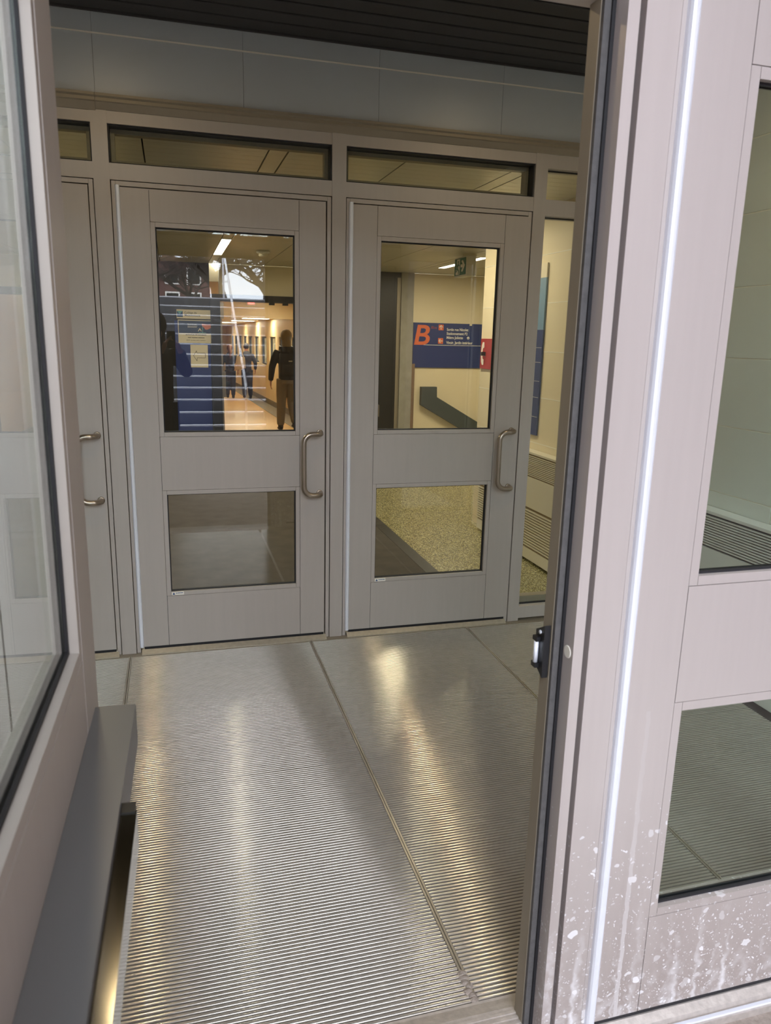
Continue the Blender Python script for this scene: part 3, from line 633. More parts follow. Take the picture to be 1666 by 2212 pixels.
for a, b_ in ((0.222, 0.262), (0.268, 0.345), (0.350, 0.432)): bxo('caption_bar', (a, b_, YP - 0.0042, YP - 0.003, 1.490, 1.4975), 'ink', po)
text('lettering', 'AILE B - 2e étage, après la passerelle', 0.0165, (0.325, YP - 0.004, 1.455), '-y', 'ink', po, align='CENTER')
bxo('corner_mark', (0.512, 0.522, YP - 0.0042, YP - 0.003, 1.432, 1.442), 'ink', po)
ar = empty('arrow_sheet', (0.36, YP, 1.11), 'cream letter sheet with an outlined arrow drawn on it, under the poster', 'sheet')
bxo('sheet', (0.249, 0.470, YP - 0.003, YP, 1.112, 1.402), 'paper', ar)
A = [(0.284, 1.262), (0.324, 1.325), (0.330, 1.296), (0.436, 1.296), (0.436, 1.236), (0.330, 1.236), (0.328, 1.196)]
bm = bmesh.new()
for q in range(7):
    p0, p1 = Vector((A[q][0], YP - 0.0045, A[q][1])), Vector((A[(q + 1) % 7][0], YP - 0.0045, A[(q + 1) % 7][1])); tube(bm, [p0, p1], 0.0024, 5)
obj('arrow_outline', bm, 'ink', ar)
# blue B sign on the back wall
bs = empty('block_sign', (3.83, YB, 1.15), 'wide blue direction sign with a large orange letter B', 'sign')
x0, x1, z0, z1 = 3.30, 4.36, 1.148, 1.770; yf = YB - 0.022
bxo('panel', (x0, x1, yf, YB - 0.001, z0, z1), 'sign_blue', bs, 0.002); bxo('divider_line', (x0 + 0.16, x1, yf - 0.0015, yf, 1.462, 1.468), 'white', bs)
text('letter_b', 'B', 0.385, (x0 - 0.012, yf - 0.002, 1.470), '-y', 'orange', bs, shear=0.16, bold=0.006, sxs=1.14)
text('lettering', 'Bloc', 0.052, (x0 + 0.258, yf - 0.002, 1.690), '-y', 'orange', bs, shear=0.2, bold=-0.001)
for zz, rot_ in ((1.672, 0), (1.485, 1)):
    tl = bxo('arrow_tile', (x0 + 0.374, x0 + 0.448, yf - 0.002, yf, zz, zz + 0.078), 'orange', bs); cx_, cz_ = x0 + 0.411, zz + 0.039
    bm = bmesh.new(); sh = [((0, -0.030), (0, 0.028)), ((-0.026, 0.002), (0, 0.028)), ((0.026, 0.002), (0, 0.028))]
    for (a, b_) in sh:
        if rot_: a, b_ = (-a[1], a[0]), (-b_[1], b_[0])
        tube(bm, [(cx_ + a[0], yf - 0.003, cz_ + a[1]), (cx_ + b_[0], yf - 0.003, cz_ + b_[1])], 0.0055, 5)
    obj('arrow', bm, 'white', tl)
for s_, zz in (('Sortie rue Nicolet', 1.668), ('Stationnement P2', 1.612), ('Métro Joliette', 1.556), ('Vivoir, Jardin intérieur', 1.486)):
    text('lettering', s_, 0.053, (x0 + 0.498, yf - 0.002, zz), '-y', 'white', bs, bold=0.0009, sxs=0.84)
bm = bmesh.new(); lathe(bm, [(0.019, 0.0), (0.019, -0.002)], 20, (x0 + 0.830, yf, 1.573), 'y'); mm = obj('metro_symbol', bm, 'white', bs)
bm = bmesh.new(); prism(bm, [(x0 + 0.827, 1.580), (x0 + 0.833, 1.580), (x0 + 0.833, 1.565), (x0 + 0.841, 1.565), (x0 + 0.830, 1.557), (x0 + 0.819, 1.565), (x0 + 0.827, 1.565)], 'y', yf - 0.003, yf - 0.002); obj('metro_arrow', bm, 'sign_blue', mm)
bxo('mount_clip', (x0 + 0.845, x0 + 0.88, yf - 0.004, yf + 0.01, 1.745, 1.772), 'paper', bs)
# dark green stair rail on the back wall
bm = bmesh.new(); prism(bm, [(3.43, 0.878), (3.66, 0.879), (3.665, 0.735), (4.75, 0.125), (4.75, -0.14), (4.12, 0.235), (3.43, 0.62)], 'y', YB - 0.09, YB - 0.001)
tag(obj('stair_guard', bm, 'rail_dark', None, 0.004), 'dark grey-green stair guard sloping down along the cream wall', 'stair guard')
# lobby ceiling fixtures
def strip_light(x, y0, y1, label, watts, wdt=0.088, z=ZL, col=WARMW, group='strip lights in the lobby ceiling'):
    f = empty('strip_light', (x, (y0 + y1) / 2, z), label, 'ceiling light', group)
    bm = bmesh.new(); hw = wdt / 2
    for a, b_, c, d_ in ((x - hw - 0.006, x - hw, y0, y1), (x + hw, x + hw + 0.006, y0, y1), (x - hw - 0.006, x + hw + 0.006, y0 - 0.006, y0), (x - hw - 0.006, x + hw + 0.006, y1, y1 + 0.006)): box(bm, a, b_, c, d_, z - 0.006, z + 0.004)
    obj('frame', bm, 'fixture', f)
    bxo('diffuser', (x - hw, x + hw, y0, y1, z - 0.004, z - 0.001), 'diffuser', f)
    area('strip_lamp', (x, (y0 + y1) / 2, z - 0.012), wdt, y1 - y0, watts, col, f)
strip_light(0.555, 7.65, 9.12, 'long bright strip light in the lobby ceiling in front of the corridor', 7)
strip_light(3.35, 7.95, 9.35, 'long bright strip light in the lobby ceiling beyond the exit sign', 7)
strip_light(1.86, 4.9, 6.2, 'strip light in the lobby ceiling just inside the doors', 6)
strip_light(-0.747, 4.9, 6.2, 'strip light in the lobby ceiling inside the half hidden door', 6)
strip_light(-2.05, 7.65, 9.12, 'strip light in the lobby ceiling toward the cream poster-side wall', 6)
strip_light(4.60, 7.4, 8.8, 'strip light in the lobby ceiling near the stair guard', 9)
sd = empty('smoke_detector', (1.0, 8.5, ZL), 'white round smoke detector on the lobby ceiling', 'smoke detector')
bm = bmesh.new(); lathe(bm, [(0.07, 0), (0.072, -0.018), (0.064, -0.03)], 24, (1.0, 8.5, ZL)); obj('base', bm, 'fixture', sd, 0, True)
bm = bmesh.new(); lathe(bm, [(0.050, -0.03), (0.046, -0.055), (0.03, -0.064)], 24, (1.0, 8.5, ZL)); obj('sensor_head', bm, 'conv', sd, 0, True)
# exit sign
ex = empty('exit_sign', (3.08, 7.85, 2.2), 'green and white running-man exit sign hung from the lobby ceiling', 'exit sign')
bm = bmesh.new(); box(bm, 3.032, 3.132, 7.675, 8.035, 2.205, 2.405); obj('housing', bm, 'fixture', ex, 0.004)
bm = bmesh.new(); lathe(bm, [(0.075, 0.0), (0.075, -0.024)], 24, (3.09, 7.75, ZL)); obj('canopy', bm, 'conv', ex)
bxo('face', (3.028, 3.0315, 7.70, 8.025, 2.222, 2.395), 'green', ex)
# pictogram: u runs from far (left as seen) to near
def fx(u, v): return (8.015 - u * 0.31, 2.226 + v * 0.165)
def pic(nm, pts, m): 
    bm = bmesh.new(); prism(bm, [fx(*p) for p in pts], 'x', 3.0262 if m == 'white' else 3.0245, 3.028 if m == 'white' else 3.0262); obj(nm, bm, m, ex)
pic('doorway_symbol', [(0.10, 0.02), (0.46, 0.02), (0.46, 0.97), (0.20, 0.97), (0.20, 0.35), (0.10, 0.30)], 'white')
bm = bmesh.new(); c_ = fx(0.335, 0.80); lathe(bm, [(0.016, 3.0262), (0.016, 3.0245)], 14, (0, c_[0], c_[1]), 'x'); obj('runner_head', bm, 'green', ex)
pic('runner_body', [(0.24, 0.66), (0.36, 0.70), (0.45, 0.58), (0.43, 0.52), (0.36, 0.58), (0.33, 0.42), (0.42, 0.25), (0.40, 0.04), (0.35, 0.04), (0.35, 0.22), (0.26, 0.34), (0.20, 0.20), (0.06, 0.18), (0.06, 0.24), (0.17, 0.27), (0.24, 0.42), (0.26, 0.58), (0.20, 0.50), (0.16, 0.54)], 'green')
pic('arrow_symbol', [(0.56, 0.44), (0.74, 0.44), (0.62, 0.20), (0.74, 0.16), (0.95, 0.54), (0.74, 0.88), (0.62, 0.84), (0.74, 0.62), (0.56, 0.62)], 'white')

# ------------------------------------------------------------------ corridor beyond the black frame
XC0, XC1, YC = -0.6, 2.36, 34.0
def slope(y): return 0.0 if y < 11.5 else -0.02 * (y - 11.5)
bm = bmesh.new()
for a, b_, in ((YB, 11.5), (11.5, YC)): 
    prism(bm, [(a, slope(a) - 0.002), (b_, slope(b_) - 0.002), (b_, slope(b_) - 0.1), (a, slope(a) - 0.1)], 'x', XC0, XC1)
tag(obj('floor_corridor', bm, 'corr_floor'), 'tan polished corridor floor running away past the black frame', 'floor', kind='structure')
bm = bmesh.new(); prism(bm, [(11.5, slope(11.5) - 0.0015), (YC, slope(YC) - 0.0015), (YC, slope(YC) + 0.003), (11.5, slope(11.5) + 0.003)], 'x', 2.02, XC1 - 0.012)
tag(obj('floor_border', bm, 'corr_band'), 'dark grey border along the corridor floor', 'floor border', kind='structure')
bm = bmesh.new(); prism(bm, [(YB + 0.2, -0.02), (11.5, -0.02), (YC, slope(YC) - 0.02), (YC, slope(YC) + 0.13), (11.5, 0.13), (YB + 0.2, 0.13)], 'x', XC1 - 0.012, XC1 - 0.0005)
tag(obj('baseboard_corridor', bm, 'corr_band'), 'dark baseboard along the windowed corridor wall', 'baseboard', kind='structure')
wc = tag(bxo('wall_corridor_right', (XC1, XC1 + 0.2, YB + 0.2, YC, 1.52, 2.6), 'corr_wall'), 'corridor wall with a row of narrow windows', 'wall', kind='structure')
bxo('lower_wall', (XC1, XC1 + 0.2, YB + 0.2, YC, -0.6, 0.80), 'corr_wall', wc)
wys = []
y = 12.6
while y < 31: wys.append((y, y + 1.15)); y += 1.75
prev = YB + 0.2
for a, b_ in wys + [(YC, YC)]:
    bxo('wall_pier', (XC1, XC1 + 0.2, prev, a, 0.80, 1.52), 'corr_wall', wc); prev = b_
for q, (a, b_) in enumerate(wys):
    wn = empty('window_%d' % (11 + q), (XC1, (a + b_) / 2, 0.8), 'narrow dark-framed corridor window in the row beside the walking people', 'window', 'row of corridor windows', 'structure')
    bm = bmesh.new()
    for yy0, yy1, zz0, zz1 in ((a, b_, 0.80, 0.84), (a, b_, 1.48, 1.52), (a, a + 0.05, 0.84, 1.48), (b_ - 0.05, b_, 0.84, 1.48)): box(bm, XC1 + 0.03, XC1 + 0.09, yy0, yy1, zz0, zz1)
    obj('frame', bm, 'win_dark', wn); bxo('glass', (XC1 + 0.055, XC1 + 0.063, a + 0.05, b_ - 0.05, 0.84, 1.48), 'glass', wn)
tag(bxo('wall_beyond_windows', (XC1 + 2.0, XC1 + 2.1, YB + 0.2, YC, -0.6, 2.6), 'dimroom'), 'dim wall of the room beyond the corridor windows', 'wall', kind='structure')
tag(bxo('wall_corridor_left', (XC0 - 0.2, XC0, YB + 0.2, YC, -0.6, 2.6), 'corr_wall'), 'plain corridor wall facing the windows', 'wall', kind='structure')
tag(bxo('wall_corridor_end', (XC0 - 0.2, XC1 + 2.1, YC, YC + 0.2, -0.6, 2.6), 'corr_wall'), 'end wall of the corridor', 'wall', kind='structure')
cz = tag(bxo('ceiling_corridor', (XC0, XC1, YB + 0.2, 15.0, 2.22, 2.45), 'corr_wall'), 'pale corridor ceiling', 'ceiling', kind='structure')
bxo('bulkhead', (XC0, XC1, 15.0, 15.2, 1.865, 2.45), 'corr_wall', cz); bxo('low_ceiling', (XC0, XC1, 15.2, YC, 1.93, 2.2), 'corr_wall', cz)
for q, (x, y, z, wt) in enumerate(((1.75, 13.7, 2.22, 4), (1.95, 18.2, 1.93, 4), (1.95, 21.5, 1.93, 4), (1.75, 25.0, 1.93, 4), (1.5, 29.5, 1.93, 4))):
    f = empty('ceiling_panel_light', (x, y, z), ['square panel light in the corridor ceiling just past the black frame', 'square panel light in the corridor just past the bulkhead', 'square panel light over the walking couple', 'square panel light past the walking couple', 'square panel light at the far end of the corridor'][q], 'ceiling light', 'corridor panel lights')
    bm = bmesh.new(); ring_ = 0.3
    for a, b_, c, d_ in ((-.31, .31, -.31, -.3), (-.31, .31, .3, .31), (-.31, -.3, -.3, .3), (.3, .31, -.3, .3)): box(bm, x + a, x + b_, y + c, y + d_, z - 0.006, z)
    obj('frame', bm, 'fixture', f); bxo('diffuser', (x - .3, x + .3, y - .3, y + .3, z - 0.004, z - 0.0005), 'diffuser', f)
    area('panel_lamp', (x, y, z - 0.012), 0.6, 0.6, wt, (1.0, 0.78, 0.48), f)
es = empty('red_exit_sign', (1.52, 14.95, 2.1), 'small glowing red exit sign in the corridor below the ceiling', 'exit sign')
M['redglow'] = emis('red_glow', (1, 0.08, 0.06, 1), 2.0)
bxo('housing', (1.44, 1.60, 14.96, 15.0 - 0.001, 2.10, 2.20), 'fixture', es, 0.003); bxo('lit_face', (1.46, 1.58, 14.957, 14.9595, 2.125, 2.175), 'redglow', es); bxo('hanger', (1.51, 1.53, 14.97, 14.99, 2.20, 2.22), 'fixture', es)

# ================================================================== people
def remesh(bm, vox):
    me = bpy.data.meshes.new('tmp'); bmesh.ops.recalc_face_normals(bm, faces=bm.faces[:]); bm.to_mesh(me); bm.free()
    o = bpy.data.objects.new('tmp', me); COL.objects.link(o)
    md = o.modifiers.new('r', 'REMESH'); md.mode = 'VOXEL'; md.voxel_size = vox
    sm = o.modifiers.new('s', 'SMOOTH'); sm.iterations = 4; sm.factor = 0.5
    bpy.context.view_layer.update()
    out = bpy.data.meshes.new_from_object(o.evaluated_get(bpy.context.evaluated_depsgraph_get()))
    bpy.data.objects.remove(o); bpy.data.meshes.remove(me)
    return out
def ball(bm, c, r, seg=14):
    mtx = Matrix.Translation(c) @ Matrix.Diagonal((r[0], r[1], r[2], 1)); bmesh.ops.create_uvsphere(bm, u_segments=seg, v_segments=seg, radius=1, matrix=mtx)
def mesh_obj(name, me, material, parent):
    me.materials.clear(); me.materials.append(M[material])
    for p in me.polygons: p.use_smooth = True
    o = bpy.data.objects.new(name, me); COL.objects.link(o); o.parent = parent; return o
def person(label, loc, rz, h, hip_l, hip_r, arms, jacket, trousers, head_cover, cover_mat, group=None, lean=0.0, hair=None, vox=0.012, coat_len=0.47):
    """built facing +y around its own origin on the floor. hip_l/hip_r: (knee, ankle) points; arms: dict side-> (elbow, wrist, hand_dir)"""
    p = empty('person', loc, label, 'person', group); p.rotation_euler = (0, 0, rz)
    k = h / 1.75
    V = lambda x, y, z: Vector((x * k, y * k, z * k))
    Z = lambda y, z: y + lean * max(0, z - 0.9)
    hd = V(0, Z(0.02, 1.62), 1.63); nk = V(0, Z(0, 1.48), 1.47)
    # ---- body
    bm = bmesh.new()
    tube(bm, [V(0, Z(0, z), z) for z in (0.86, 0.95, 1.08, 1.22, 1.36, 1.44, 1.48)], [(0.155 * k, 0.105 * k), (0.16 * k, 0.11 * k), (0.14 * k, 0.10 * k), (0.155 * k, 0.11 * k), (0.175 * k, 0.11 * k), (0.12 * k, 0.08 * k), (0.06 * k, 0.06 * k)], 14)
    tube(bm, [nk - V(0, 0, 0.05), nk + V(0, 0.01, 0.09)], [0.055 * k, 0.052 * k], 12)
    ball(bm, hd + V(0, -0.012, 0.02), (0.078 * k, 0.098 * k, 0.108 * k)); ball(bm, hd + V(0, 0.02, -0.05), (0.06 * k, 0.07 * k, 0.07 * k))
    tube(bm, [hd + V(0, 0.085, 0.03), hd + V(0, 0.105, -0.015), hd + V(0, 0.08, -0.03)], [0.010 * k, 0.017 * k, 0.012 * k], 8)          # nose
    for s in (-1, 1):
        ball(bm, hd + V(s * 0.08, 0.0, -0.005), (0.012 * k, 0.024 * k, 0.034 * k), 8)                                                    # ears
        ball(bm, hd + V(s * 0.03, 0.078, 0.022), (0.014 * k, 0.008 * k, 0.009 * k), 8)                                                   # eyes
    ball(bm, hd + V(0, 0.082, -0.062), (0.025 * k, 0.010 * k, 0.011 * k), 8)                                                             # lips
    legs = {}
    for s, (kn, an) in ((-1, hip_l), (1, hip_r)):
        hp, kn, an = V(s * 0.085, 0, 0.90), V(*kn), V(*an); legs[s] = (hp, kn, an)
        tube(bm, [hp, hp.lerp(kn, 0.5), kn, kn.lerp(an, 0.35), an], [0.085 * k, 0.075 * k, 0.055 * k, 0.055 * k, 0.038 * k], 12)
        tube(bm, [an + V(0, -0.05, -0.045), an + V(0, 0.03, -0.05), an + V(0, 0.14, -0.06)], [0.036 * k, 0.042 * k, 0.03 * k], 10)
    sl = {}
    for s in (-1, 1):
        el, wr, hdv = arms[s]; sh = V(s * 0.175, Z(0, 1.4), 1.40); el = V(*el); wr = V(*wr); dv = Vector(hdv).normalized(); sl[s] = (sh, el, wr)
        tube(bm, [sh, sh.lerp(el, 0.5), el, el.lerp(wr, 0.4), wr], [0.052 * k, 0.047 * k, 0.04 * k, 0.038 * k, 0.028 * k], 10)
        side = dv.cross(Vector((1, 0, 0))).normalized() if abs(dv.x) < 0.9 else Vector((0, 1, 0))
        palm = wr + dv * 0.09 * k
        tube(bm, [wr, wr + dv * 0.045 * k, palm], [(0.026 * k, 0.018 * k), (0.036 * k, 0.017 * k), (0.036 * k, 0.015 * k)], 10)
        inw = Vector((-s, 0, 0)) if abs(dv.x) < 0.9 else Vector((0, 0, 1))
        for q, ln in enumerate((0.062, 0.072, 0.068, 0.052)):
            b0 = palm + side * (q - 1.5) * 0.0175 * k; m1 = b0 + dv * ln * 0.55 * k + inw * 0.008 * k; m2 = b0 + dv * ln * 0.95 * k + inw * 0.028 * k
            tube(bm, [b0 - dv * 0.01, m1, m2], [0.0092 * k, 0.0085 * k, 0.0075 * k], 8)
        t0 = wr + dv * 0.03 * k + side * -0.028 * k; tube(bm, [t0, t0 + dv * 0.03 * k - side * 0.022 * k + inw * 0.01 * k, t0 + dv * 0.06 * k - side * 0.026 * k + inw * 0.02 * k], [0.013 * k, 0.011 * k, 0.009 * k], 8)
    mesh_obj('body', remesh(bm, 0.0075), 'skin', p)
    # ---- jacket
    bm = bmesh.new(); zb = 0.90 - (coat_len - 0.47)
    zs = (zb, zb + 0.06, 1.0, 1.12, 1.26, 1.38, 1.455, 1.50)
    tube(bm, [V(0, Z(0, z), z) for z in zs], [(0.19 * k, 0.14 * k), (0.197 * k, 0.147 * k), (0.192 * k, 0.145 * k), (0.19 * k, 0.145 * k), (0.205 * k, 0.15 * k), (0.20 * k, 0.14 * k), (0.135 * k, 0.11 * k), (0.085 * k, 0.085 * k)], 18)
    for s in (-1, 1):
        sh, el, wr = sl[s]; tube(bm, [sh + V(-s * 0.03, 0, 0.005), sh.lerp(el, 0.5), el, el.lerp(wr, 0.5), wr - (wr - el).normalized() * 0.01], [0.078 * k, 0.07 * k, 0.063 * k, 0.056 * k, 0.046 * k], 12)
    mesh_obj('jacket', remesh(bm, vox), jacket, p)
    # ---- trousers
    bm = bmesh.new(); tube(bm, [V(0, 0, z) for z in (0.84, 0.92, 1.0)], [(0.165 * k, 0.12 * k), (0.172 * k, 0.125 * k), (0.165 * k, 0.12 * k)], 16)
    for s in (-1, 1):
        hp, kn, an = legs[s]; tube(bm, [hp + V(0, 0, 0.02), hp.lerp(kn, 0.5), kn, kn.lerp(an, 0.5), an + V(0, 0, 0.03), an + V(0, 0, -0.0)], [0.105 * k, 0.1 * k, 0.085 * k, 0.08 * k, 0.07 * k, 0.052 * k], 12)
    mesh_obj('trousers', remesh(bm, vox), trousers, p)
    for s in (-1, 1):
        an = legs[s][2]; bm = bmesh.new(); zf = -0.075 * k
        tube(bm, [an + V(0, -0.075, -0.045), an + V(0, -0.02, -0.04), an + V(0, 0.06, -0.052), an + V(0, 0.15, -0.062), an + V(0, 0.185, -0.066)], [(0.034 * k, 0.036 * k), (0.045 * k, 0.05 * k), (0.05 * k, 0.036 * k), (0.045 * k, 0.026 * k), (0.02 * k, 0.014 * k)], 12)
        tube(bm, [an + V(0, 0.0, 0.03), an + V(0, 0.0, -0.04)], [0.05 * k, 0.05 * k], 12)
        mesh_obj('shoe', remesh(bm, 0.008), 'shoe', p)
    bm = bmesh.new()
    if head_cover == 'hood':
        ball(bm, hd + V(0, -0.03, 0.03), (0.105 * k, 0.115 * k, 0.13 * k)); tube(bm, [hd + V(0, -0.05, -0.06), nk + V(0, -0.04, -0.01), nk + V(0, -0.03, -0.06)], [(0.095 * k, 0.085 * k), (0.12 * k, 0.095 * k), (0.14 * k, 0.10 * k)], 14)
    elif head_cover == 'beanie':
        ball(bm, hd + V(0, -0.022, 0.045), (0.105 * k, 0.115 * k, 0.118 * k)); tube(bm, [hd + V(0, -0.03, -0.05), nk + V(0, -0.03, 0.0)], [(0.10 * k, 0.085 * k), (0.095 * k, 0.08 * k)], 14)
    elif head_cover == 'long':
        ball(bm, hd + V(0, -0.03, 0.02), (0.095 * k, 0.105 * k, 0.115 * k)); tube(bm, [hd + V(0, -0.06, 0.0), nk + V(0, -0.10, 0.0), nk + V(0, -0.15, -0.12), nk + V(0, -0.16, -0.2)], [(0.095 * k, 0.07 * k), (0.11 * k, 0.06 * k), (0.10 * k, 0.04 * k), (0.05 * k, 0.02 * k)], 12)
    else:
        ball(bm, hd + V(0, -0.025, 0.03), (0.088 * k, 0.10 * k, 0.108 * k))
    mesh_obj('hair' if head_cover in ('long', 'short') else 'hood', remesh(bm, vox), cover_mat, p)
    return p
y1 = 12.75
P1 = person('person in a pale knit hood, black jacket and khaki trousers walking away down the corridor', (1.87, y1, slope(y1)), 0.0, 1.64,
       ((-0.10, 0.02, 0.48), (-0.12, -0.02, 0.085)), ((0.10, 0.10, 0.50), (0.13, -0.10, 0.13)),
       {-1: ((-0.265, -0.03, 1.13), (-0.285, 0.04, 0.88), (0, 0.1, -1)), 1: ((0.28, 0.02, 1.13), (0.30, 0.12, 0.90), (0, 0.15, -1))}, 'jacket', 'khaki', 'beanie', 'beige_knit', lean=0.03)
bk = empty('backpack', (1.87, y1 - 0.2, slope(y1) + 0.9), 'black backpack worn over a black jacket', 'backpack')
bm = bmesh.new(); box(bm, 1.73, 2.01, y1 - 0.235, y1 - 0.135, 0.89, 1.26); me = None; obj('pack', bm, 'jacket', bk, 0.04, True, False, 3)
bm = bmesh.new(); box(bm, 1.77, 1.97, y1 - 0.262, y1 - 0.236, 0.92, 1.08); obj('front_pocket', bm, 'shoe', bk, 0.02, True, False, 2); bxo('small_logo', (1.87, 1.93, y1 - 0.239, y1 - 0.2355, 1.13, 1.145), 'paper', bk)
for x in (1.77, 1.97):
    bm = bmesh.new(); tube(bm, [(x, y1 - 0.15, 1.22), (x, y1 - 0.06, 1.36), (x, y1 + 0.08, 1.37), (x, y1 + 0.15, 1.25), (x, y1 + 0.12, 1.0)], 0.016, 8); obj('strap', bm, 'shoe', bk)
y2 = 21.4
person('person with auburn hair and a black jacket walking beside a friend in the corridor', (1.58, y2 + 0.2, slope(y2 + 0.2)), 0.0, 1.48,
       ((-0.09, 0.08, 0.50), (-0.10, -0.06, 0.11)), ((0.09, 0.03, 0.48), (0.09, 0.05, 0.085)),
       {-1: ((-0.26, -0.03, 1.13), (-0.28, 0.08, 0.90), (0, 0.2, -1)), 1: ((0.25, 0.02, 1.13), (0.26, 0.10, 0.90), (0, 0.2, -1))}, 'jacket', 'denim', 'long', 'auburn', vox=0.018)
person('person in a dark navy jacket and dark trousers leaning forward, walking beside a friend', (2.03, y2, slope(y2)), 0.0, 1.52,
       ((-0.09, 0.05, 0.49), (-0.10, -0.08, 0.12)), ((0.09, 0.06, 0.48), (0.10, 0.05, 0.085)),
       {-1: ((-0.27, 0.0, 1.13), (-0.28, 0.12, 0.92), (0, 0.3, -1)), 1: ((0.27, 0.02, 1.13), (0.28, 0.14, 0.92), (0, 0.3, -1))}, 'denim', 'denim', 'short', 'shoe', lean=0.22, vox=0.018)
tb = empty('tote_bag', (1.82, y2 - 0.18, slope(y2) + 0.75), 'cream shoulder bag carried between the walking couple', 'bag')
zb = slope(y2); bm = bmesh.new(); prism(bm, [(1.66, zb + 0.78), (1.97, zb + 0.86), (1.95, zb + 1.15), (1.74, zb + 1.18)], 'y', y2 - 0.27, y2 - 0.17); obj('bag_body', bm, 'cream_bag', tb, 0.02, True, False, 2)
bm = bmesh.new(); tube(bm, [(1.76, y2 - 0.2, zb + 1.17), (1.84, y2 - 0.14, zb + 1.38), (1.93, y2 - 0.2, zb + 1.14)], 0.012, 6); obj('strap', bm, 'cream_bag', tb)

# ================================================================== outdoors (behind the lens, seen in the glass)
ZT = 2.21
tag(bxo('floor_landing', (-6, 6, -5.2, YO - 0.035, -0.12, -0.03), 'concrete'), 'worn concrete landing outside the outer doors', 'floor', kind='structure')
stt = empty('outdoor_stairs', (0, -4.4, 0), 'wide outdoor concrete stairs with snow along the step edges', 'stairs')
for q in range(13):
    ya = -4.4 - 0.3 * q
    bxo('step', (-3.18, 2.58, ya - 0.3, ya, -0.03, 0.17 * (q + 1)), 'step', stt); bxo('snow_edge', (-3.15, 2.55, ya - 0.10, ya - 0.002, 0.17 * (q + 1) + 0.0002, 0.17 * (q + 1) + 0.022), 'snow', stt, 0.006)
hr = empty('stair_handrail', (1.05, -4.2, 0), 'bright metal handrail climbing the outdoor stairs', 'handrail')
bm = bmesh.new(); tube(bm, [(1.05, -3.95, 0.75), (1.05, -4.2, 0.92), (1.05, -8.2, 3.17), (1.05, -8.6, 3.17)], 0.02, 10); obj('rail', bm, 'snow', hr)
for y, zl, zh in ((-4.05, -0.03, 0.80), (-6.2, 1.02, 2.03), (-8.3, ZT, 3.15)):
    bm = bmesh.new(); tube(bm, [(1.05, y, zl), (1.05, y, zh)], 0.018, 8); obj('post', bm, 'bright', hr)
tag(bxo('wall_stair_shade', (2.60, 2.90, -8.3, 1.2, -0.1, 5.2), 'brick'), 'unseen brick wall beside the handrail of the outdoor stairs, raised for shade', 'wall', kind='structure')  # unseen wall set close and raised to darken the open door's inner face
tag(bxo('wall_stair_shade_far', (-3.5, -3.2, -8.3, 1.2, -0.1, 5.2), 'brick'), 'unseen brick wall on the open-leaf side of the outdoor stairs, raised for shade', 'wall', kind='structure')  # extra height of this unseen wall is added to darken the doorway reveal
tag(bxo('ground_upper', (-60, 60, -90, -8.3, ZT - 0.3, ZT), 'ground'), 'snowy ground at street level above the stairs', 'ground', kind='structure')
# bare trees
def tree(x, y, hgt, r0, label, seed, tl=0.3, up=1.0):
    t = empty('bare_tree', (x, y, ZT), label, 'tree', 'bare winter trees above the stairs'); rd = random.Random(seed)
    bt = bmesh.new(); bb = bmesh.new()
    def grow(p, d, ln, r, lv):
        pts = [p]; q = p.copy(); dd_ = d.copy(); nn = 4
        for i in range(nn):
            dd_ = (dd_ + Vector((rd.uniform(-.2, .2), rd.uniform(-.2, .2), rd.uniform(-.06, .12)))).normalized(); q = q + dd_ * ln / nn; pts.append(q.copy())
        tube(bt if lv == 0 else bb, pts, [r * (1 - 0.45 * i / nn) for i in range(nn + 1)], 7 if lv < 2 else 4, lv < 1)
        if lv >= 5: return
        for c in range(5 if lv < 1 else 4):
            fr = 0.4 + 0.6 * (c + 1) / 4 if lv else 0.55 + 0.45 * (c + 1) / 4
            b0 = pts[min(nn, max(1, int(round(fr * nn))))]; a = rd.uniform(0, 2 * PI); tilt = rd.uniform(0.45, 1.25)
            side = Vector((math.cos(a), math.sin(a), 0)); nd = (dd_ * math.cos(tilt) + side * math.sin(tilt)).normalized()
            grow(b0, nd, ln * (rd.uniform(0.9, 1.25) if lv == 0 else rd.uniform(0.55, 0.75)), r * rd.uniform(0.4, 0.55), lv + 1)
    grow(Vector((x, y, ZT - 0.1)), Vector((0, 0, 1)), hgt * tl, r0, 0)
    obj('trunk', bt, 'bark', t); obj('branches', bb, 'bark', t)
tree(1.75, -20.0, 8.0, 0.34, 'stout low-forking bare tree above the outdoor stairs', 3, 0.17)
tree(-2.2, -33.0, 9.0, 0.24, 'bare tree standing near the brick house', 11, 0.2)
tree(4.4, -28.0, 8.0, 0.26, 'bare tree past the handrail side of the stairs', 21, 0.2)
tree(6.6, -37.0, 9.0, 0.25, 'slender bare tree beside the brick house', 31, 0.2)
tree(-9.2, -24.0, 10.0, 0.28, 'bare tree on the open-leaf side of the stairs', 41, 0.22)
tree(9.5, -46.0, 13.0, 0.3, 'tall bare tree farthest from the stairs', 51, 0.2)
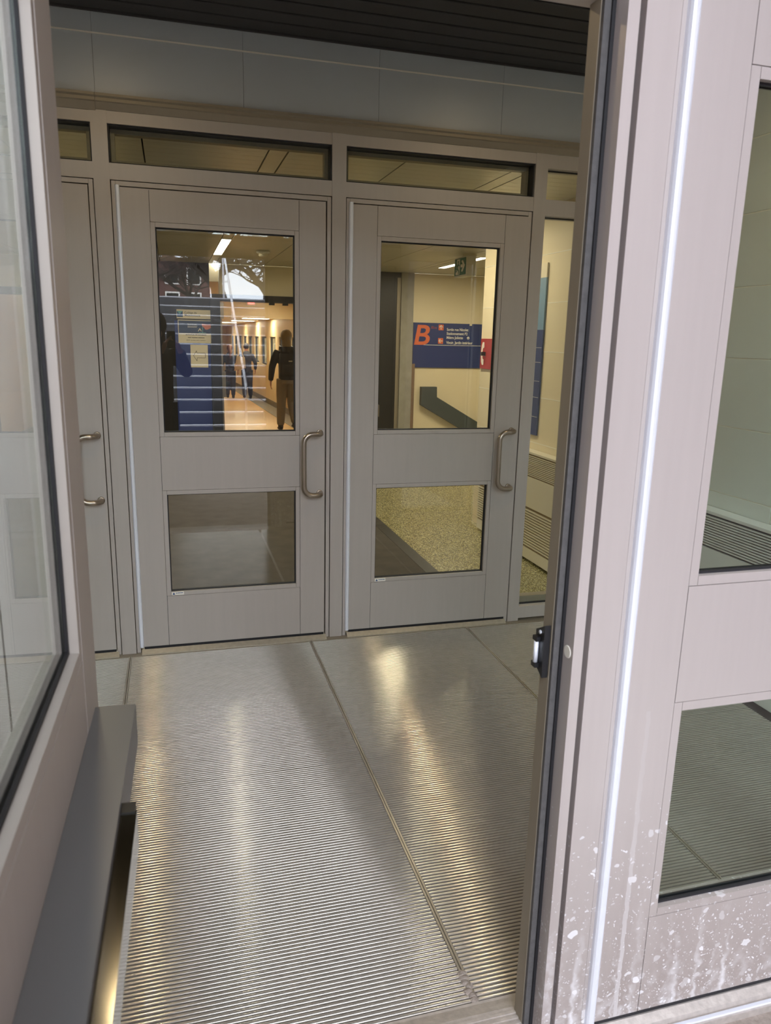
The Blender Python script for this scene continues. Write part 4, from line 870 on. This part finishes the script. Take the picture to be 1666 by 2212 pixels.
tree(1.2, -39.0, 9.0, 0.2, 'thin bare tree in front of the brick house', 61, 0.18)
# brick house
hb = empty('brick_house', (0, -44, ZT), 'red brick house with snowy eaves and white windows above the stairs', 'house')
bxo('wall', (-4.5, 2.6, -50, -44, ZT, 6.2), 'brick', hb)
bm = bmesh.new(); prism(bm, [(-44.0 + 0.4, 6.2), (-47, 9.0), (-50.4, 6.2)], 'x', -4.8, 2.9); rf = obj('roof', bm, 'roof', hb)
bm = bmesh.new(); prism(bm, [(-0.9, 5.2), (0.1, 6.9), (1.1, 5.2)], 'y', -44.0, -43.5); gb = obj('gable', bm, 'brick', hb)
for x in (-1.9, 0.25, 1.6, -3.6):
    for z in (3.1, 4.6):
        wn = bxo('window', (x - 0.45, x + 0.45, -43.99, -43.92, z, z + 1.05), 'white', hb); bxo('pane', (x - 0.36, x + 0.36, -43.915, -43.90, z + 0.08, z + 0.95), 'charcoal', wn)
bxo('porch_snow', (-0.8, 1.4, -43.98, -43.0, 3.0, 3.12), 'snow', hb); bxo('eave_snow', (-4.8, 2.9, -43.98, -43.55, 6.2, 6.3), 'snow', hb)
# the photographer, seen only as a dark reflection
person('person in a dark hooded coat holding up a phone, reflected in the door glass', (-0.13, -0.44, -0.03), 0.0, 1.74,
       ((-0.10, 0.01, 0.49), (-0.11, 0.0, 0.085)), ((0.10, 0.02, 0.49), (0.11, 0.0, 0.085)),
       {-1: ((-0.22, 0.14, 1.22), (0.055, 0.37, 1.42), (0.4, 0.3, 0.9)), 1: ((0.27, 0.12, 1.22), (0.215, 0.34, 1.42), (-0.4, 0.4, 0.9))}, 'brown_coat', 'shoe', 'hood', 'brown_coat', coat_len=0.75)
pc = empty('smartphone', (0.0, -0.025, 1.40), 'dark smartphone held up by the hooded person', 'phone')
bm = bmesh.new(); box(bm, -0.030, 0.046, -0.036, -0.027, 1.405, 1.56); obj('phone_body', bm, 'phone_case', pc, 0.003, False, False, 2)
bxo('camera_bar', (-0.028, 0.044, -0.0268, -0.0245, 1.525, 1.545), 'black', pc)
